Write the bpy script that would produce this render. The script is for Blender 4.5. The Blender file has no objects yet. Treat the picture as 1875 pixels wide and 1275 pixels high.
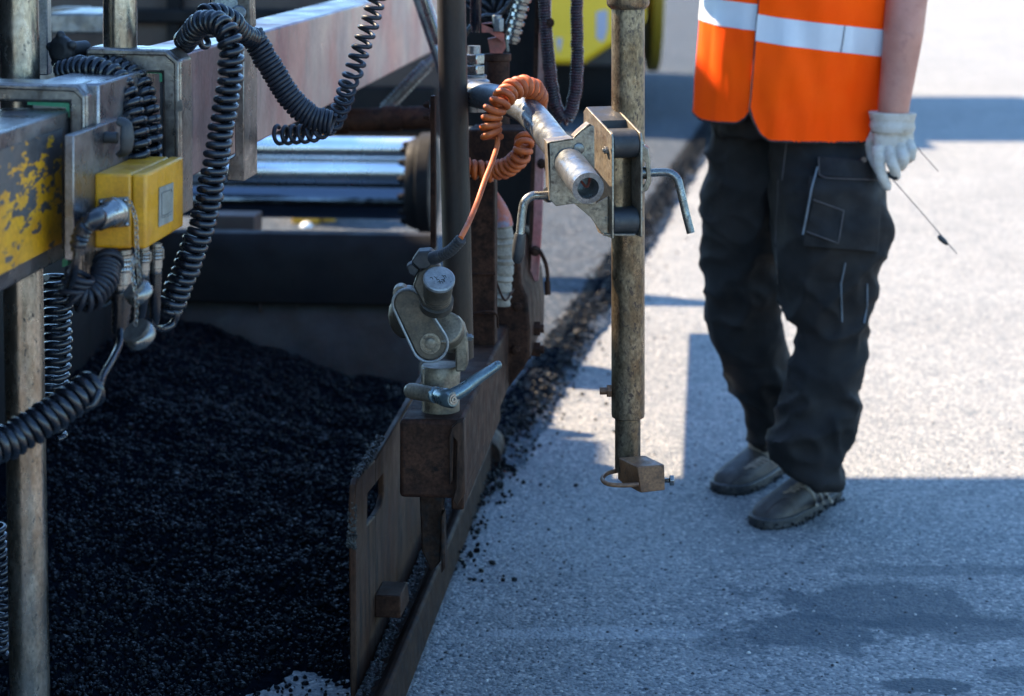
import bpy, bmesh, math, random
from mathutils import Vector, Matrix, noise
random.seed(7)
C = bpy.context.scene.collection
F, H, YH, CX = 3900.0, 1.3, -170.0, 937.5     # focal length in photo pixels, eye height, horizon row, centre column
def W(px, py, Y):                              # a point seen at (px, py) standing Y metres away
    return Vector(((px-CX)*Y/F, Y, H-(py-YH)*Y/F))
def G(px, py):                                 # the same on the ground
    Y = F*H/(py-YH); return Vector(((px-CX)*Y/F, Y, 0))
TA = (1300-CX)/F; th = math.atan(TA)
V = Vector((math.sin(th), math.cos(th), 0)); U = Vector((math.cos(th), -math.sin(th), 0)); Z = Vector((0,0,1))
X = Vector((1,0,0)); YY = Vector((0,1,0))

# ------------------------------------------------------------ mesh builder
def catmull(pts, n=8):
    pts = [Vector(p) for p in pts]
    if len(pts) < 3: return [pts[0].lerp(pts[-1], i/n) for i in range(n+1)]
    P = [2*pts[0]-pts[1]]+pts+[2*pts[-1]-pts[-2]]; out = []
    for i in range(1, len(P)-2):
        a,b,c,d = P[i-1:i+3]
        for k in range(n):
            t = k/n; out.append(0.5*((2*b)+(c-a)*t+(2*a-5*b+4*c-d)*t*t+(3*b-a-3*c+d)*t**3))
    out.append(pts[-1]); return out
def frames(path):
    fr = []; t = (path[1]-path[0]).normalized()
    n = t.orthogonal().normalized()
    for i,p in enumerate(path):
        a = path[max(i-1,0)]; b = path[min(i+1,len(path)-1)]
        t = (b-a).normalized() if (b-a).length>1e-9 else t
        n = (n - n.dot(t)*t).normalized(); fr.append((p,t,n,t.cross(n)))
    return fr
def resample(path, step):
    L=[0]
    for a,b in zip(path,path[1:]): L.append(L[-1]+(b-a).length)
    N=max(2,int(L[-1]/step)); out=[]; j=0
    for i in range(N+1):
        s=L[-1]*i/N
        while j<len(L)-2 and L[j+1]<s: j+=1
        d=L[j+1]-L[j]; out.append(path[j].lerp(path[j+1], (s-L[j])/d if d>0 else 0))
    return out, L[-1]
class MB:
    def __init__(s): s.v=[]; s.f=[]
    def add(s, vs, fs):
        o=len(s.v); s.v += [Vector(x) for x in vs]; s.f += [tuple(i+o for i in f) for f in fs]; return s
    def box(s, c, a, b, h):       # centre and three half vectors
        c=Vector(c); vs=[c+i*a+j*b+k*h for k in(-1,1) for j in(-1,1) for i in(-1,1)]
        fs=[(0,2,3,1),(4,5,7,6),(0,1,5,4),(2,6,7,3),(0,4,6,2),(1,3,7,5)]
        if a.cross(b).dot(h)<0: fs=[f[::-1] for f in fs]
        return s.add(vs,fs)
    def obox(s, p, w, d, h, yaw=None):  # machine aligned: p = near-left-bottom corner; extents along U,V,Z
        u,v=(U,V) if yaw is None else (Vector((math.cos(yaw),math.sin(yaw),0)),Vector((-math.sin(yaw),math.cos(yaw),0)))
        return s.box(Vector(p)+u*w/2+v*d/2+Z*h/2, u*w/2, v*d/2, Z*h/2)
    def prism(s, pts, ext):       # closed 3-D polygon swept by ext
        pts=[Vector(p) for p in pts]; ext=Vector(ext); n=len(pts)
        nn=Vector((0,0,0))
        for i in range(n): nn+=pts[i].cross(pts[(i+1)%n])
        if nn.dot(ext)>0: pts=pts[::-1]
        vs=pts+[p+ext for p in pts]
        fs=[tuple(range(n)),tuple(range(2*n-1,n-1,-1))]+[(i,i+n,(i+1)%n+n,(i+1)%n) for i in range(n)]
        return s.add(vs,fs)
    def tube(s, path, r, seg=16, smooth=0, cap=True, inner=None, flat=1.0):
        path=catmull(path,smooth) if smooth else [Vector(p) for p in path]
        n=len(path); rs=r if isinstance(r,(list,tuple)) else [r]*n
        if len(rs)!=n: rs=[rs[min(int(i*(len(rs)-1)/(n-1)),len(rs)-2)]*(1-((i*(len(rs)-1)/(n-1))-min(int(i*(len(rs)-1)/(n-1)),len(rs)-2)))+rs[min(int(i*(len(rs)-1)/(n-1)),len(rs)-2)+1]*((i*(len(rs)-1)/(n-1))-min(int(i*(len(rs)-1)/(n-1)),len(rs)-2)) for i in range(n)]
        vs=[];fs=[]
        for (p,t,a,b),q in zip(frames(path),rs):
            for k in range(seg):
                an=2*math.pi*k/seg; vs.append(p+q*(a*math.cos(an)+b*math.sin(an)*flat))
        for i in range(n-1):
            for k in range(seg):
                k2=(k+1)%seg; fs.append((i*seg+k,i*seg+k2,(i+1)*seg+k2,(i+1)*seg+k))
        if inner:
            o=len(vs); ifr=frames(path); dep=[0,1]
            p0,t0,a0,b0=ifr[0]
            for p in (p0,p0+t0*inner[1]):
                for k in range(seg):
                    an=2*math.pi*k/seg; vs.append(p+inner[0]*(a0*math.cos(an)+b0*math.sin(an)))
            for k in range(seg):
                k2=(k+1)%seg; fs.append((o+k,o+k2,k2,k)); fs.append((o+k2,o+k,o+seg+k,o+seg+k2))
            fs.append(tuple(o+seg+k for k in range(seg-1,-1,-1)))
            fs.append(tuple((n-1)*seg+k for k in range(seg)))
        elif cap:
            fs.append(tuple(range(seg-1,-1,-1))); fs.append(tuple((n-1)*seg+k for k in range(seg)))
        return s.add(vs,fs)
    def cyl(s, a, b, r, seg=24, r2=None): return s.tube([a,b],[r,r if r2 is None else r2],seg)
    def lathe(s, o, ax, prof, seg=28):   # prof: list of (radius, distance along the axis)
        o=Vector(o); ax=Vector(ax).normalized()
        n=ax.orthogonal().normalized(); b=ax.cross(n); vs=[];fs=[]
        for r,h in prof:
            for k in range(seg):
                an=2*math.pi*k/seg; vs.append(o+ax*h+r*(n*math.cos(an)+b*math.sin(an)))
        m=len(prof)
        for i in range(m-1):
            for k in range(seg):
                k2=(k+1)%seg; fs.append((i*seg+k,i*seg+k2,(i+1)*seg+k2,(i+1)*seg+k))
        fs.append(tuple(range(seg-1,-1,-1))); fs.append(tuple((m-1)*seg+k for k in range(seg)))
        return s.add(vs,fs)
    def ridged(s, a, b, r, n, amp=.12, r2=None):   # ribbed sleeve or knurled collar
        a=Vector(a);b=Vector(b);L=(b-a).length;r2=r if r2 is None else r2;prof=[]
        for i in range(n):
            q=r+(r2-r)*i/n; h=L*i/n; d=L/n
            prof+=[(q*(1-amp),h),(q,h+d*.15),(q,h+d*.6),(q*(1-amp),h+d*.75)]
        return s.lathe(a,b-a,prof+[(r2*(1-amp),L)])
    def coil(s, path, R, pitch, wr, seg=8, per=16, sm=10, squash=1, ph=0, tail0=None, tail1=None, jitter=.0):
        path=catmull(path,sm); path,L=resample(path,0.002); fr=frames(path); n=len(path)-1
        pts=[]; p0,p1=pitch if isinstance(pitch,tuple) else (pitch,pitch); R0,R1=R if isinstance(R,tuple) else (R,R); d=0; i=0
        while d<L:
            u_=d/L; s_=u_*n; j=min(int(s_),n-1); t=s_-j
            p=fr[j][0].lerp(fr[j+1][0],t); a=fr[j][2].lerp(fr[j+1][2],t).normalized(); b=fr[j][3].lerp(fr[j+1][3],t).normalized()
            an=2*math.pi*i/per+ph; q=(R0+(R1-R0)*u_)*(1+(jitter+.05)*noise.noise(Vector((i*.05,ph,3))))
            p=p+(a*noise.noise(Vector((i*.025,ph,7)))+b*noise.noise(Vector((i*.025,ph,11))))*R0*.16
            pts.append(p+q*(a*math.cos(an)+b*math.sin(an)*squash)); i+=1
            d+=(p0+(p1-p0)*u_)/per*(1+.22*noise.noise(Vector((i*.035,ph,21))))
        if tail0: pts=catmull(list(tail0)+[pts[0]],8)[:-1]+pts
        if tail1: pts=pts+catmull([pts[-1]]+list(tail1),8)[1:]
        return s.tube(pts,wr,seg)
    def hexb(s, a, b, r): return s.tube([a,b],r,6)
    def bolt(s, p, ax, r=.009, h=.007):   # washer, hex head and thread end
        ax=Vector(ax).normalized(); p=Vector(p)
        s.cyl(p,p+ax*h*.3,r*1.25,20); s.hexb(p+ax*h*.3,p+ax*h*1.3,r); s.cyl(p+ax*h*1.3,p+ax*h*1.7,r*.55,14); return s
    def ball(s, c, r, sx=X, sy=YY, sz=Z, sc=(1,1,1), u=12, v=8):
        vs=[];fs=[]; c=Vector(c)
        for i in range(1,v):
            ph=math.pi*i/v
            for k in range(u):
                a=2*math.pi*k/u; vs.append(c+r*(sx*sc[0]*math.sin(ph)*math.cos(a)+sy*sc[1]*math.sin(ph)*math.sin(a)+sz*sc[2]*math.cos(ph)))
        for i in range(v-2):
            for k in range(u):
                k2=(k+1)%u; fs.append((i*u+k,(i+1)*u+k,(i+1)*u+k2,i*u+k2))
        o=len(vs); vs+= [c+sz*sc[2]*r, c-sz*sc[2]*r]
        for k in range(u):
            k2=(k+1)%u; fs.append((o,k,k2)); fs.append((o+1,(v-2)*u+k2,(v-2)*u+k))
        return s.add(vs,fs)
def mkmesh(name, mb, off, ang=35):
    me=bpy.data.meshes.new(name); me.from_pydata([v-off for v in mb.v],[],mb.f)
    bm=bmesh.new(); bm.from_mesh(me); bmesh.ops.recalc_face_normals(bm,faces=bm.faces); bm.to_mesh(me); bm.free()
    me.polygons.foreach_set('use_smooth',[True]*len(me.polygons))
    me.set_sharp_from_angle(angle=math.radians(ang)); me.update(); return me
def tag(o, label=None, cat=None, group=None, kind=None):
    if label: o['label']=label
    if cat: o['category']=cat
    if group: o['group']=group
    if kind: o['kind']=kind
    return o
def thing(name, label, cat, loc, group=None):
    o=bpy.data.objects.new(name,None); C.objects.link(o); o.location=Vector(loc); o.empty_display_size=.05
    return tag(o,label,cat,group)
def root_off(o):
    t=Vector((0,0,0))
    while o: t+=o.location; o=o.parent
    return t
def part(name, mb, mat, parent=None, bev=0, label=None, loc=None, ang=35, seg=2):
    po=root_off(parent); lc=Vector(loc) if loc is not None else (Vector(po) if parent else Vector((0,0,0)))
    me=mkmesh(name,mb,lc,ang); o=bpy.data.objects.new(name,me); C.objects.link(o)
    o.parent=parent; o.location=lc-po; me.materials.append(mat)
    if bev:
        m=o.modifiers.new('bevel','BEVEL'); m.width=bev; m.segments=seg; m.limit_method='ANGLE'; m.angle_limit=math.radians(40); m.harden_normals=False
    if label: o['label']=label
    return o
def fuse(mb, voxel, iters=2):
    me=mkmesh('tmp',mb,Vector((0,0,0))); o=bpy.data.objects.new('tmp',me); C.objects.link(o)
    m=o.modifiers.new('r','REMESH'); m.mode='VOXEL'; m.voxel_size=voxel
    if iters:
        q=o.modifiers.new('s','SMOOTH'); q.factor=.5; q.iterations=iters
    dg=bpy.context.evaluated_depsgraph_get(); ev=o.evaluated_get(dg); m2=ev.to_mesh()
    out=MB(); out.v=[v.co.copy() for v in m2.vertices]; out.f=[tuple(p.vertices) for p in m2.polygons]
    nr=[v.normal.copy() for v in m2.vertices]; ev.to_mesh_clear(); bpy.data.objects.remove(o); bpy.data.meshes.remove(me)
    return out, nr

# ------------------------------------------------------------ materials
def lk(nt,a,b): nt.links.new(a,b)
def col(c): return (c[0],c[1],c[2],1)
KM={'m':.46}
def mat(name, c1, c2=None, c3=None, s2=30, s3=90, t2=(.42,.6), t3=(.62,.68), rough=.5, rv=.15, metal=0., bump=.15, bs=250, stretch=(1,1,1), spec=.5, m3=None, coat=0, fine=.12, st3=None, bd=.001, zg=None):
    k=KM['m'] if (metal>0 and metal<1) else 1
    c1,c2,c3=[tuple(x*k for x in c) if c else None for c in (c1,c2,c3)]
    m=bpy.data.materials.new(name); m.use_nodes=True; nt=m.node_tree; N=nt.nodes; bs_=N['Principled BSDF']
    tc=N.new('ShaderNodeTexCoord'); mp=N.new('ShaderNodeMapping'); lk(nt,tc.outputs['Object'],mp.inputs[0]); mp.inputs['Scale'].default_value=stretch
    def nz(sc,det=5,ro=.6,src=mp,dist=0):
        n=N.new('ShaderNodeTexNoise'); n.inputs['Scale'].default_value=sc; n.inputs['Detail'].default_value=det; n.inputs['Roughness'].default_value=ro; n.inputs['Distortion'].default_value=dist
        lk(nt,src.outputs[0],n.inputs['Vector']); return n.outputs['Fac']
    def ramp(f,a,b):
        r=N.new('ShaderNodeMapRange'); r.inputs[1].default_value=a; r.inputs[2].default_value=b; lk(nt,f,r.inputs[0]); return r.outputs[0]
    def mix(f,a,b):
        x=N.new('ShaderNodeMix'); x.data_type='RGBA'; lk(nt,f,x.inputs[0])
        for sck,val in ((x.inputs[6],a),(x.inputs[7],b)):
            if isinstance(val,tuple): sck.default_value=val
            else: lk(nt,val,sck)
        return x.outputs[2]
    c=col(c1)
    if c2: c=mix(ramp(nz(s2),*t2),c,col(c2))
    if c3:
        src=mp
        if st3:
            src=N.new('ShaderNodeMapping'); src.inputs['Scale'].default_value=st3; lk(nt,tc.outputs['Object'],src.inputs[0])
        n3=nz(s3,8,.65,src)
        if zg:
            sx=N.new('ShaderNodeSeparateXYZ'); lk(nt,tc.outputs['Object'],sx.inputs[0]); g=N.new('ShaderNodeMapRange'); lk(nt,sx.outputs[2],g.inputs[0])
            for i_,v_ in enumerate(zg): g.inputs[1+i_].default_value=v_
            ad=N.new('ShaderNodeMath'); ad.operation='ADD'; lk(nt,n3,ad.inputs[0]); lk(nt,g.outputs[0],ad.inputs[1]); n3=ad.outputs[0]
        f3=ramp(n3,*t3); c=mix(f3,c,col(c3))
    if fine:
        f=nz(bs*1.3,3); h=N.new('ShaderNodeHueSaturation'); mr=N.new('ShaderNodeMapRange'); lk(nt,f,mr.inputs[0]); mr.inputs[1].default_value=.3; mr.inputs[2].default_value=.7; mr.inputs[3].default_value=1-fine*1.6; mr.inputs[4].default_value=1+fine
        lk(nt,mr.outputs[0],h.inputs['Value'])
        if isinstance(c,tuple): h.inputs['Color'].default_value=c
        else: lk(nt,c,h.inputs['Color'])
        c=h.outputs[0]
    if isinstance(c,tuple): bs_.inputs['Base Color'].default_value=c
    else: lk(nt,c,bs_.inputs['Base Color'])
    rr=N.new('ShaderNodeMapRange'); lk(nt,nz(s2*1.7),rr.inputs[0]); rr.inputs[1].default_value=.3; rr.inputs[2].default_value=.7
    rr.inputs[3].default_value=max(.03,rough-rv); rr.inputs[4].default_value=min(1,rough+rv); lk(nt,rr.outputs[0],bs_.inputs['Roughness'])
    bs_.inputs['Metallic'].default_value=metal
    if c3 and m3 is not None:
        mm=N.new('ShaderNodeMapRange'); lk(nt,f3,mm.inputs[0]); mm.inputs[3].default_value=metal; mm.inputs[4].default_value=m3; lk(nt,mm.outputs[0],bs_.inputs['Metallic'])
    bs_.inputs['Specular IOR Level'].default_value=spec; bs_.inputs['Coat Weight'].default_value=coat
    if bump:
        b=N.new('ShaderNodeBump'); b.inputs['Strength'].default_value=bump; b.inputs['Distance'].default_value=bd; lk(nt,nz(bs,6,.65),b.inputs['Height']); lk(nt,b.outputs[0],bs_.inputs['Normal'])
    return m
M={}
M['galv']=mat('galvanised_steel',(.42,.42,.40),(.25,.24,.22),(.10,.075,.055),s2=25,s3=70,t3=(.58,.66),rough=.42,metal=.75,m3=.1,bump=.3,bs=180)
M['post']=mat('weathered_post',(.42,.33,.22),(.25,.18,.11),(.07,.035,.018),s2=30,s3=130,t2=(.42,.6),t3=(.54,.62),st3=(1,1,.7),rough=.36,metal=.8,m3=.1,bump=.25,bs=200,fine=.3,stretch=(1,1,.6))
M['pole']=mat('scratched_pole',(.66,.60,.52),(.44,.36,.28),(.075,.06,.05),s2=22,s3=150,t2=(.42,.62),t3=(.60,.66),rough=.27,rv=.1,metal=.95,m3=.1,bump=.15,bs=200,stretch=(1,1,.5),st3=(1,1,.5),fine=.2)
M['alu']=mat('worn_aluminium',(.52,.50,.50),(.36,.33,.35),(.16,.11,.10),s2=14,s3=60,t3=(.6,.7),rough=.32,metal=.9,m3=.4,bump=.2,bs=220,stretch=(1,1,1),fine=.15)
M['beam']=mat('stained_beam',(.52,.36,.36),(.52,.17,.18),(.12,.10,.12),s2=6,s3=30,t2=(.44,.6),t3=(.54,.70),rough=.38,metal=.6,m3=.1,bump=.25,bs=160,stretch=(1,.6,.5),fine=.16,st3=(1.5,1.5,.25))
M['cast']=mat('cast_frame',(.48,.43,.39),(.28,.25,.23),(.11,.07,.045),s2=22,s3=60,t3=(.55,.68),rough=.34,metal=.85,m3=.1,bump=.3,bs=160)
M['chippedyellow']=mat('chipped_yellow_paint',(.58,.27,.005),(.46,.19,.005),(.085,.08,.078),s2=9,s3=64,t3=(.51,.525),rough=.5,metal=0,m3=.4,bump=.3,bs=120,st3=(1,.35,1.2),fine=.15,zg=(.05,.155,-.06,.11))
M['yellowbox']=mat('yellow_box_paint',(.52,.235,.003),(.40,.165,.003),(.14,.08,.02),s2=18,s3=70,t2=(.45,.62),t3=(.66,.75),rough=.42,bump=.1,bs=200)
M['label']=mat('grey_label',(.22,.22,.19),(.17,.17,.14),s2=40,rough=.5,bump=0)
M['ink']=mat('black_ink',(.02,.02,.022),rough=.6,bump=0,fine=0)
M['cable']=mat('black_rubber_cable',(.004,.0055,.009),(.007,.009,.013),(.022,.020,.018),s2=30,s3=90,t3=(.60,.74),rough=.27,rv=.12,bump=.08,bs=300,spec=.5)
M['cable2']=mat('dusty_black_cable',(.010,.012,.018),(.016,.018,.024),s2=50,rough=.45,bump=.1,spec=.3)
M['redcable']=mat('dark_red_coil',(.015,.008,.010),(.04,.010,.012),s2=60,rough=.35,bump=.1)
M['orange']=mat('orange_coil_cable',(.42,.085,.010),(.30,.055,.007),(.12,.035,.012),s2=35,s3=110,t3=(.60,.72),rough=.58,bump=.12,bs=260)
M['rubber']=mat('black_rubber',(.009,.010,.012),(.017,.018,.019),(.05,.045,.04),s2=30,s3=70,t3=(.6,.74),rough=.6,bump=.2)
M['steel']=mat('zinc_steel',(.55,.56,.55),(.38,.38,.36),(.15,.10,.07),s2=30,s3=110,t3=(.6,.7),rough=.26,metal=.9,m3=.3,bump=.12,bs=240)
M['bluesteel']=mat('galvanised_tube',(.40,.43,.45),(.24,.26,.28),(.14,.10,.08),s2=22,s3=60,t2=(.4,.6),t3=(.6,.7),rough=.36,metal=.75,m3=.2,bump=.08,bs=220,fine=.2)
M['sensor']=mat('dusty_grey_aluminium',(.16,.13,.09),(.085,.07,.05),(.07,.055,.04),s2=26,s3=80,t3=(.56,.68),rough=.5,metal=.35,m3=.1,bump=.25,bs=220,fine=.2)
M['sensoredge']=mat('brushed_lid',(.50,.52,.52),(.36,.38,.38),(.14,.14,.14),s2=40,s3=120,t3=(.6,.68),rough=.4,metal=.4,bump=.1)
M['chrome']=mat('chrome_rod',(.85,.85,.85),(.75,.75,.75),s2=6,rough=.28,rv=.04,metal=1,bump=.02,bs=60,fine=0)
M['rust']=mat('dark_rusty_steel',(.026,.0115,.0072),(.046,.020,.0115),(.007,.0045,.004),s2=18,s3=50,t3=(.5,.68),rough=.65,metal=0,spec=.1,bump=.45,bs=150,fine=.3)
M['rustplate']=mat('rubbed_rusty_plate',(.046,.024,.015),(.036,.014,.007),(.012,.008,.007),s2=10,s3=24,t2=(.44,.6),t3=(.5,.62),rough=.6,metal=0.0,spec=.12,m3=.1,bump=.45,bs=140,stretch=(1,.8,.5),st3=(1.4,1.4,.22),fine=.28)
M['rustedge']=mat('crusted_plate_edge',(.14,.14,.13),(.05,.04,.04),(.02,.018,.018),s2=60,s3=120,t3=(.52,.6),rough=.5,metal=.4,bump=1.,bs=160,bd=.003,fine=.3)
M['dark']=mat('dark_machine_paint',(.004,.004,.0045),(.0065,.0055,.005),(.0025,.0025,.0025),s2=8,s3=22,rough=.7,spec=.2,bump=.3,bs=100)
M['brown']=mat('brown_dusty_panel',(.050,.031,.022),(.036,.023,.017),(.022,.016,.013),s2=5,s3=18,rough=.65,bump=.15)
M['bladelow']=mat('asphalt_caked_steel',(.022,.015,.008),(.010,.007,.005),(.030,.026,.018),s2=6,s3=9,t2=(.4,.6),t3=(.58,.66),rough=.7,bump=.6,bs=70,bd=.003)
M['darkpole']=mat('dark_brown_pole',(.016,.0135,.012),(.028,.017,.011),(.009,.008,.008),s2=10,s3=40,rough=.45,metal=0,spec=.2,bump=.3,bs=160,stretch=(1,1,.4))
M['cream']=mat('taped_hose_wrap',(.27,.23,.18),(.19,.16,.125),(.09,.075,.06),s2=25,s3=70,t3=(.56,.68),rough=.75,bump=.5,bs=120)
M['coral']=mat('coral_tip',(.36,.09,.045),(.17,.16,.21),s2=22,t2=(.5,.62),rough=.6,bump=.2)
M['greenpad']=mat('green_slide_pad',(.02,.16,.07),rough=.5,bump=.1)
M['rolleryellow']=mat('roller_yellow',(.62,.38,.005),(.58,.36,.006),s2=3,rough=.4,bump=0,fine=.02)
M['ambyellow']=mat('amber_yellow',(.45,.22,.004),rough=.5,bump=0)
M['blackroll']=mat('black_drum',(.015,.015,.017),rough=.5,bump=.1)
M['brownblk']=mat('weathered_block',(.17,.080,.034),(.10,.043,.018),(.035,.018,.011),s2=40,s3=90,rough=.5,metal=0,bump=.5,bs=200,fine=.3)
M['redpaint']=mat('worn_red_paint',(.32,.07,.045),(.16,.04,.03),(.06,.04,.035),s2=30,s3=80,rough=.5,bump=.3)

def bolts(parent, name, items, m, kind='bolt'):
    for it in items:
        b=MB(); p,ax,r,h=it; b.bolt(p,ax,r,h); part(name,b,m,parent,bev=r*.06)
M['galvrust']=mat('weathered_bracket_steel',(.50,.43,.33),(.30,.24,.18),(.10,.06,.035),s2=24,s3=60,t2=(.42,.62),t3=(.55,.66),rough=.42,metal=.6,m3=.1,bump=.4,bs=170,fine=.22)
M['steel2']=mat('worn_zinc_handle',(.46,.46,.43),(.26,.26,.24),(.11,.08,.055),s2=30,s3=80,t3=(.56,.66),rough=.32,metal=.8,m3=.1,bump=.3,bs=200,fine=.2)
M['sensorlt']=mat('dusty_light_bracket',(.42,.35,.25),(.22,.18,.13),(.08,.055,.035),s2=24,s3=70,t3=(.56,.68),rough=.48,metal=.45,m3=.1,bump=.3,bs=200,fine=.22)
M['leverblue']=mat('zinc_blue_lever',(.30,.40,.42),(.22,.29,.31),s2=20,rough=.3,metal=.7,bump=.12,bs=200)
M['greyblue']=mat('faded_graphic',(.30,.30,.36),rough=.6,bump=0)
M['ambdark']=mat('roller_arch_yellow',(.26,.17,.01),rough=.5,bump=0)
M['white']=mat('white_cap_paint',(.7,.7,.68),rough=.4,bump=0,fine=0)
M['trouser']=mat('black_work_cloth',(.0085,.0075,.0072),(.014,.0115,.0105),(.024,.018,.015),s2=8,s3=14,t3=(.6,.75),rough=.82,bump=.4,bs=420,spec=.25)
M['trouser2']=mat('black_pocket_cloth',(.0105,.0095,.0092),(.017,.014,.0125),s2=12,rough=.8,bump=.4,bs=400,spec=.25)
M['bind']=mat('dark_binding',(.02,.012,.012),rough=.8,bump=0)
M['pipe']=mat('grey_reflective_piping',(.10,.115,.13),rough=.5,bump=0)
M['pipe2']=mat('thin_wire',(.16,.15,.14),rough=.4,metal=.5,bump=0)
M['seam']=mat('dark_seam_thread',(.075,.060,.055),rough=.8,bump=0)
M['seam2']=mat('dusty_laces',(.20,.155,.125),(.13,.10,.085),s2=60,rough=.85,bump=.2)
M['vest']=mat('fluorescent_orange_cloth',(.96,.066,.001),(.97,.08,.0015),s2=5,rough=.8,bump=.12,bs=500,spec=.08,fine=.03)
M['tape']=mat('silver_reflective_tape',(.52,.54,.57),(.48,.50,.53),s2=8,rough=.45,bump=.06,bs=400,fine=.03)
M['tape2']=mat('pale_shoe_stripe',(.30,.25,.20),(.17,.14,.11),s2=70,rough=.7,bump=.1)
M['skin']=mat('skin',(.40,.165,.11),(.34,.135,.09),(.29,.105,.075),s2=14,s3=40,t3=(.56,.72),rough=.55,bump=.15,bs=300,fine=.06)
M['skin'].node_tree.nodes['Principled BSDF'].inputs['Subsurface Weight'].default_value=.08
M['hair']=mat('brown_hair',(.05,.03,.02),rough=.8,bump=.5,bs=200)
M['shoe']=mat('worn_brown_shoe',(.026,.020,.017),(.050,.038,.030),(.012,.011,.011),s2=24,s3=60,rough=.7,bump=.4,bs=200)
M['sole']=mat('tarred_black_sole',(.012,.013,.015),(.03,.027,.025),s2=60,rough=.55,bump=.7,bs=160,bd=.003)
M['sockm']=mat('pale_sock',(.30,.24,.19),rough=.9,bump=.3)
M['glove']=mat('white_knit_glove',(.48,.43,.37),(.39,.34,.28),(.26,.21,.15),s2=26,s3=50,t3=(.60,.75),rough=.9,bump=.45,bs=380,spec=.2,fine=.06)
def hit(px, py, P0, n):      # the point of a vertical plane through P0 that shows at (px, py)
    d=W(px,py,1.0)-Vector((0,0,H)); o=Vector((0,0,H)); return o+d*((Vector(P0)-o).dot(n)/d.dot(n))
def side(px,py,P0): return hit(px,py,P0,U)      # on a plane running along the machine
def front(px,py,P0): return hit(px,py,P0,V)     # on a plane across the machine

# ------------------------------------------------------------ ground
def asphalt_mat(name, base, dark, light, stains=(), gloss=.6, bstr=.5, cell=120, darkamt=.3, litamt=.3, bdist=.003, spec=.4):
    m=bpy.data.materials.new(name); m.use_nodes=True; nt=m.node_tree; N=nt.nodes; P=N['Principled BSDF']
    tc=N.new('ShaderNodeTexCoord'); src=tc.outputs['Object']
    def nz(sc,det=4,ro=.6):
        n=N.new('ShaderNodeTexNoise'); n.inputs['Scale'].default_value=sc; n.inputs['Detail'].default_value=det; n.inputs['Roughness'].default_value=ro; lk(nt,src,n.inputs['Vector']); return n.outputs['Fac']
    def rng(f,a,b,c=0,d=1):
        r=N.new('ShaderNodeMapRange'); lk(nt,f,r.inputs[0])
        for i,v in enumerate((a,b,c,d)): r.inputs[1+i].default_value=v
        return r.outputs[0]
    def mth(op,a,b=None):
        x=N.new('ShaderNodeMath'); x.operation=op
        for i,v in enumerate((a,b)):
            if v is None: continue
            if isinstance(v,(int,float)): x.inputs[i].default_value=v
            else: lk(nt,v,x.inputs[i])
        return x.outputs[0]
    def mix(f,a,b):
        x=N.new('ShaderNodeMix'); x.data_type='RGBA'; lk(nt,f,x.inputs[0])
        for sck,val in ((x.inputs[6],a),(x.inputs[7],b)):
            if isinstance(val,tuple): sck.default_value=col(val)
            else: lk(nt,val,sck)
        return x.outputs[2]
    v=N.new('ShaderNodeTexVoronoi'); v.inputs['Scale'].default_value=cell; lk(nt,src,v.inputs['Vector'])
    sp=N.new('ShaderNodeSeparateColor'); lk(nt,v.outputs['Color'],sp.inputs[0])
    c=mix(rng(nz(1.3,4),.35,.65),base,tuple(x*.82 for x in base))
    c=mix(mth('MULTIPLY',rng(nz(9,5,.7),.42,.66),darkamt*.6),c,dark)
    c=mix(mth('MULTIPLY',rng(sp.outputs[0],.62,.95),darkamt*1.6),c,dark)
    c=mix(mth('MULTIPLY',rng(sp.outputs[1],.72,1.0),litamt*1.6),c,light)
    c=mix(mth('MULTIPLY',rng(nz(cell*.45,5,.75),.5,.66),darkamt*1.5),c,dark)
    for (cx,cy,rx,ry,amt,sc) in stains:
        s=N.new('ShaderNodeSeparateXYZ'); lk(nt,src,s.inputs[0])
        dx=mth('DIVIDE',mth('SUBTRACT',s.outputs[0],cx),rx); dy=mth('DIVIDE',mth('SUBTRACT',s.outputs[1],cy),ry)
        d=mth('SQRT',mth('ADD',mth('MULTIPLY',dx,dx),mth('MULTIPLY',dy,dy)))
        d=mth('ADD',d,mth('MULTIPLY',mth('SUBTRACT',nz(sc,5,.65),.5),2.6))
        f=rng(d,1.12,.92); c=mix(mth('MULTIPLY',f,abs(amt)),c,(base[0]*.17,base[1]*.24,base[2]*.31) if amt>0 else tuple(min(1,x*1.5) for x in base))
    lk(nt,c,P.inputs['Base Color']); P.inputs['Roughness'].default_value=gloss; P.inputs['Specular IOR Level'].default_value=spec
    b=N.new('ShaderNodeBump'); b.inputs['Strength'].default_value=bstr; b.inputs['Distance'].default_value=bdist
    h=mth('ADD',mth('MULTIPLY',v.outputs['Distance'],-1.0),nz(cell*1.6,4)); lk(nt,h,b.inputs['Height']); lk(nt,b.outputs[0],P.inputs['Normal'])
    return m
def st(px,py,rx,ry,amt,sc):
    g=G(px,py); return (g.x,g.y,rx,ry,amt,sc)
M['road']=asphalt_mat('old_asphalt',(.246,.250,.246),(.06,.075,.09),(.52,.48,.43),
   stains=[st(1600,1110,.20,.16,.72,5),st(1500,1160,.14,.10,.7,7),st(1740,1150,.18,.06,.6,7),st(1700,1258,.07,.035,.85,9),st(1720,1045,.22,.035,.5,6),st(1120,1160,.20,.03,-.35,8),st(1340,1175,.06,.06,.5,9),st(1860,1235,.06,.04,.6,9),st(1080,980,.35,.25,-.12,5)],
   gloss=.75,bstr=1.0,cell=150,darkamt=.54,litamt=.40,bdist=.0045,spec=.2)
M['mat']=asphalt_mat('fresh_asphalt',(.044,.062,.084),(.03,.032,.036),(.24,.24,.24),gloss=.85,bstr=1.0,cell=110,darkamt=.55,litamt=.45,bdist=.006,spec=.07)
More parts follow.
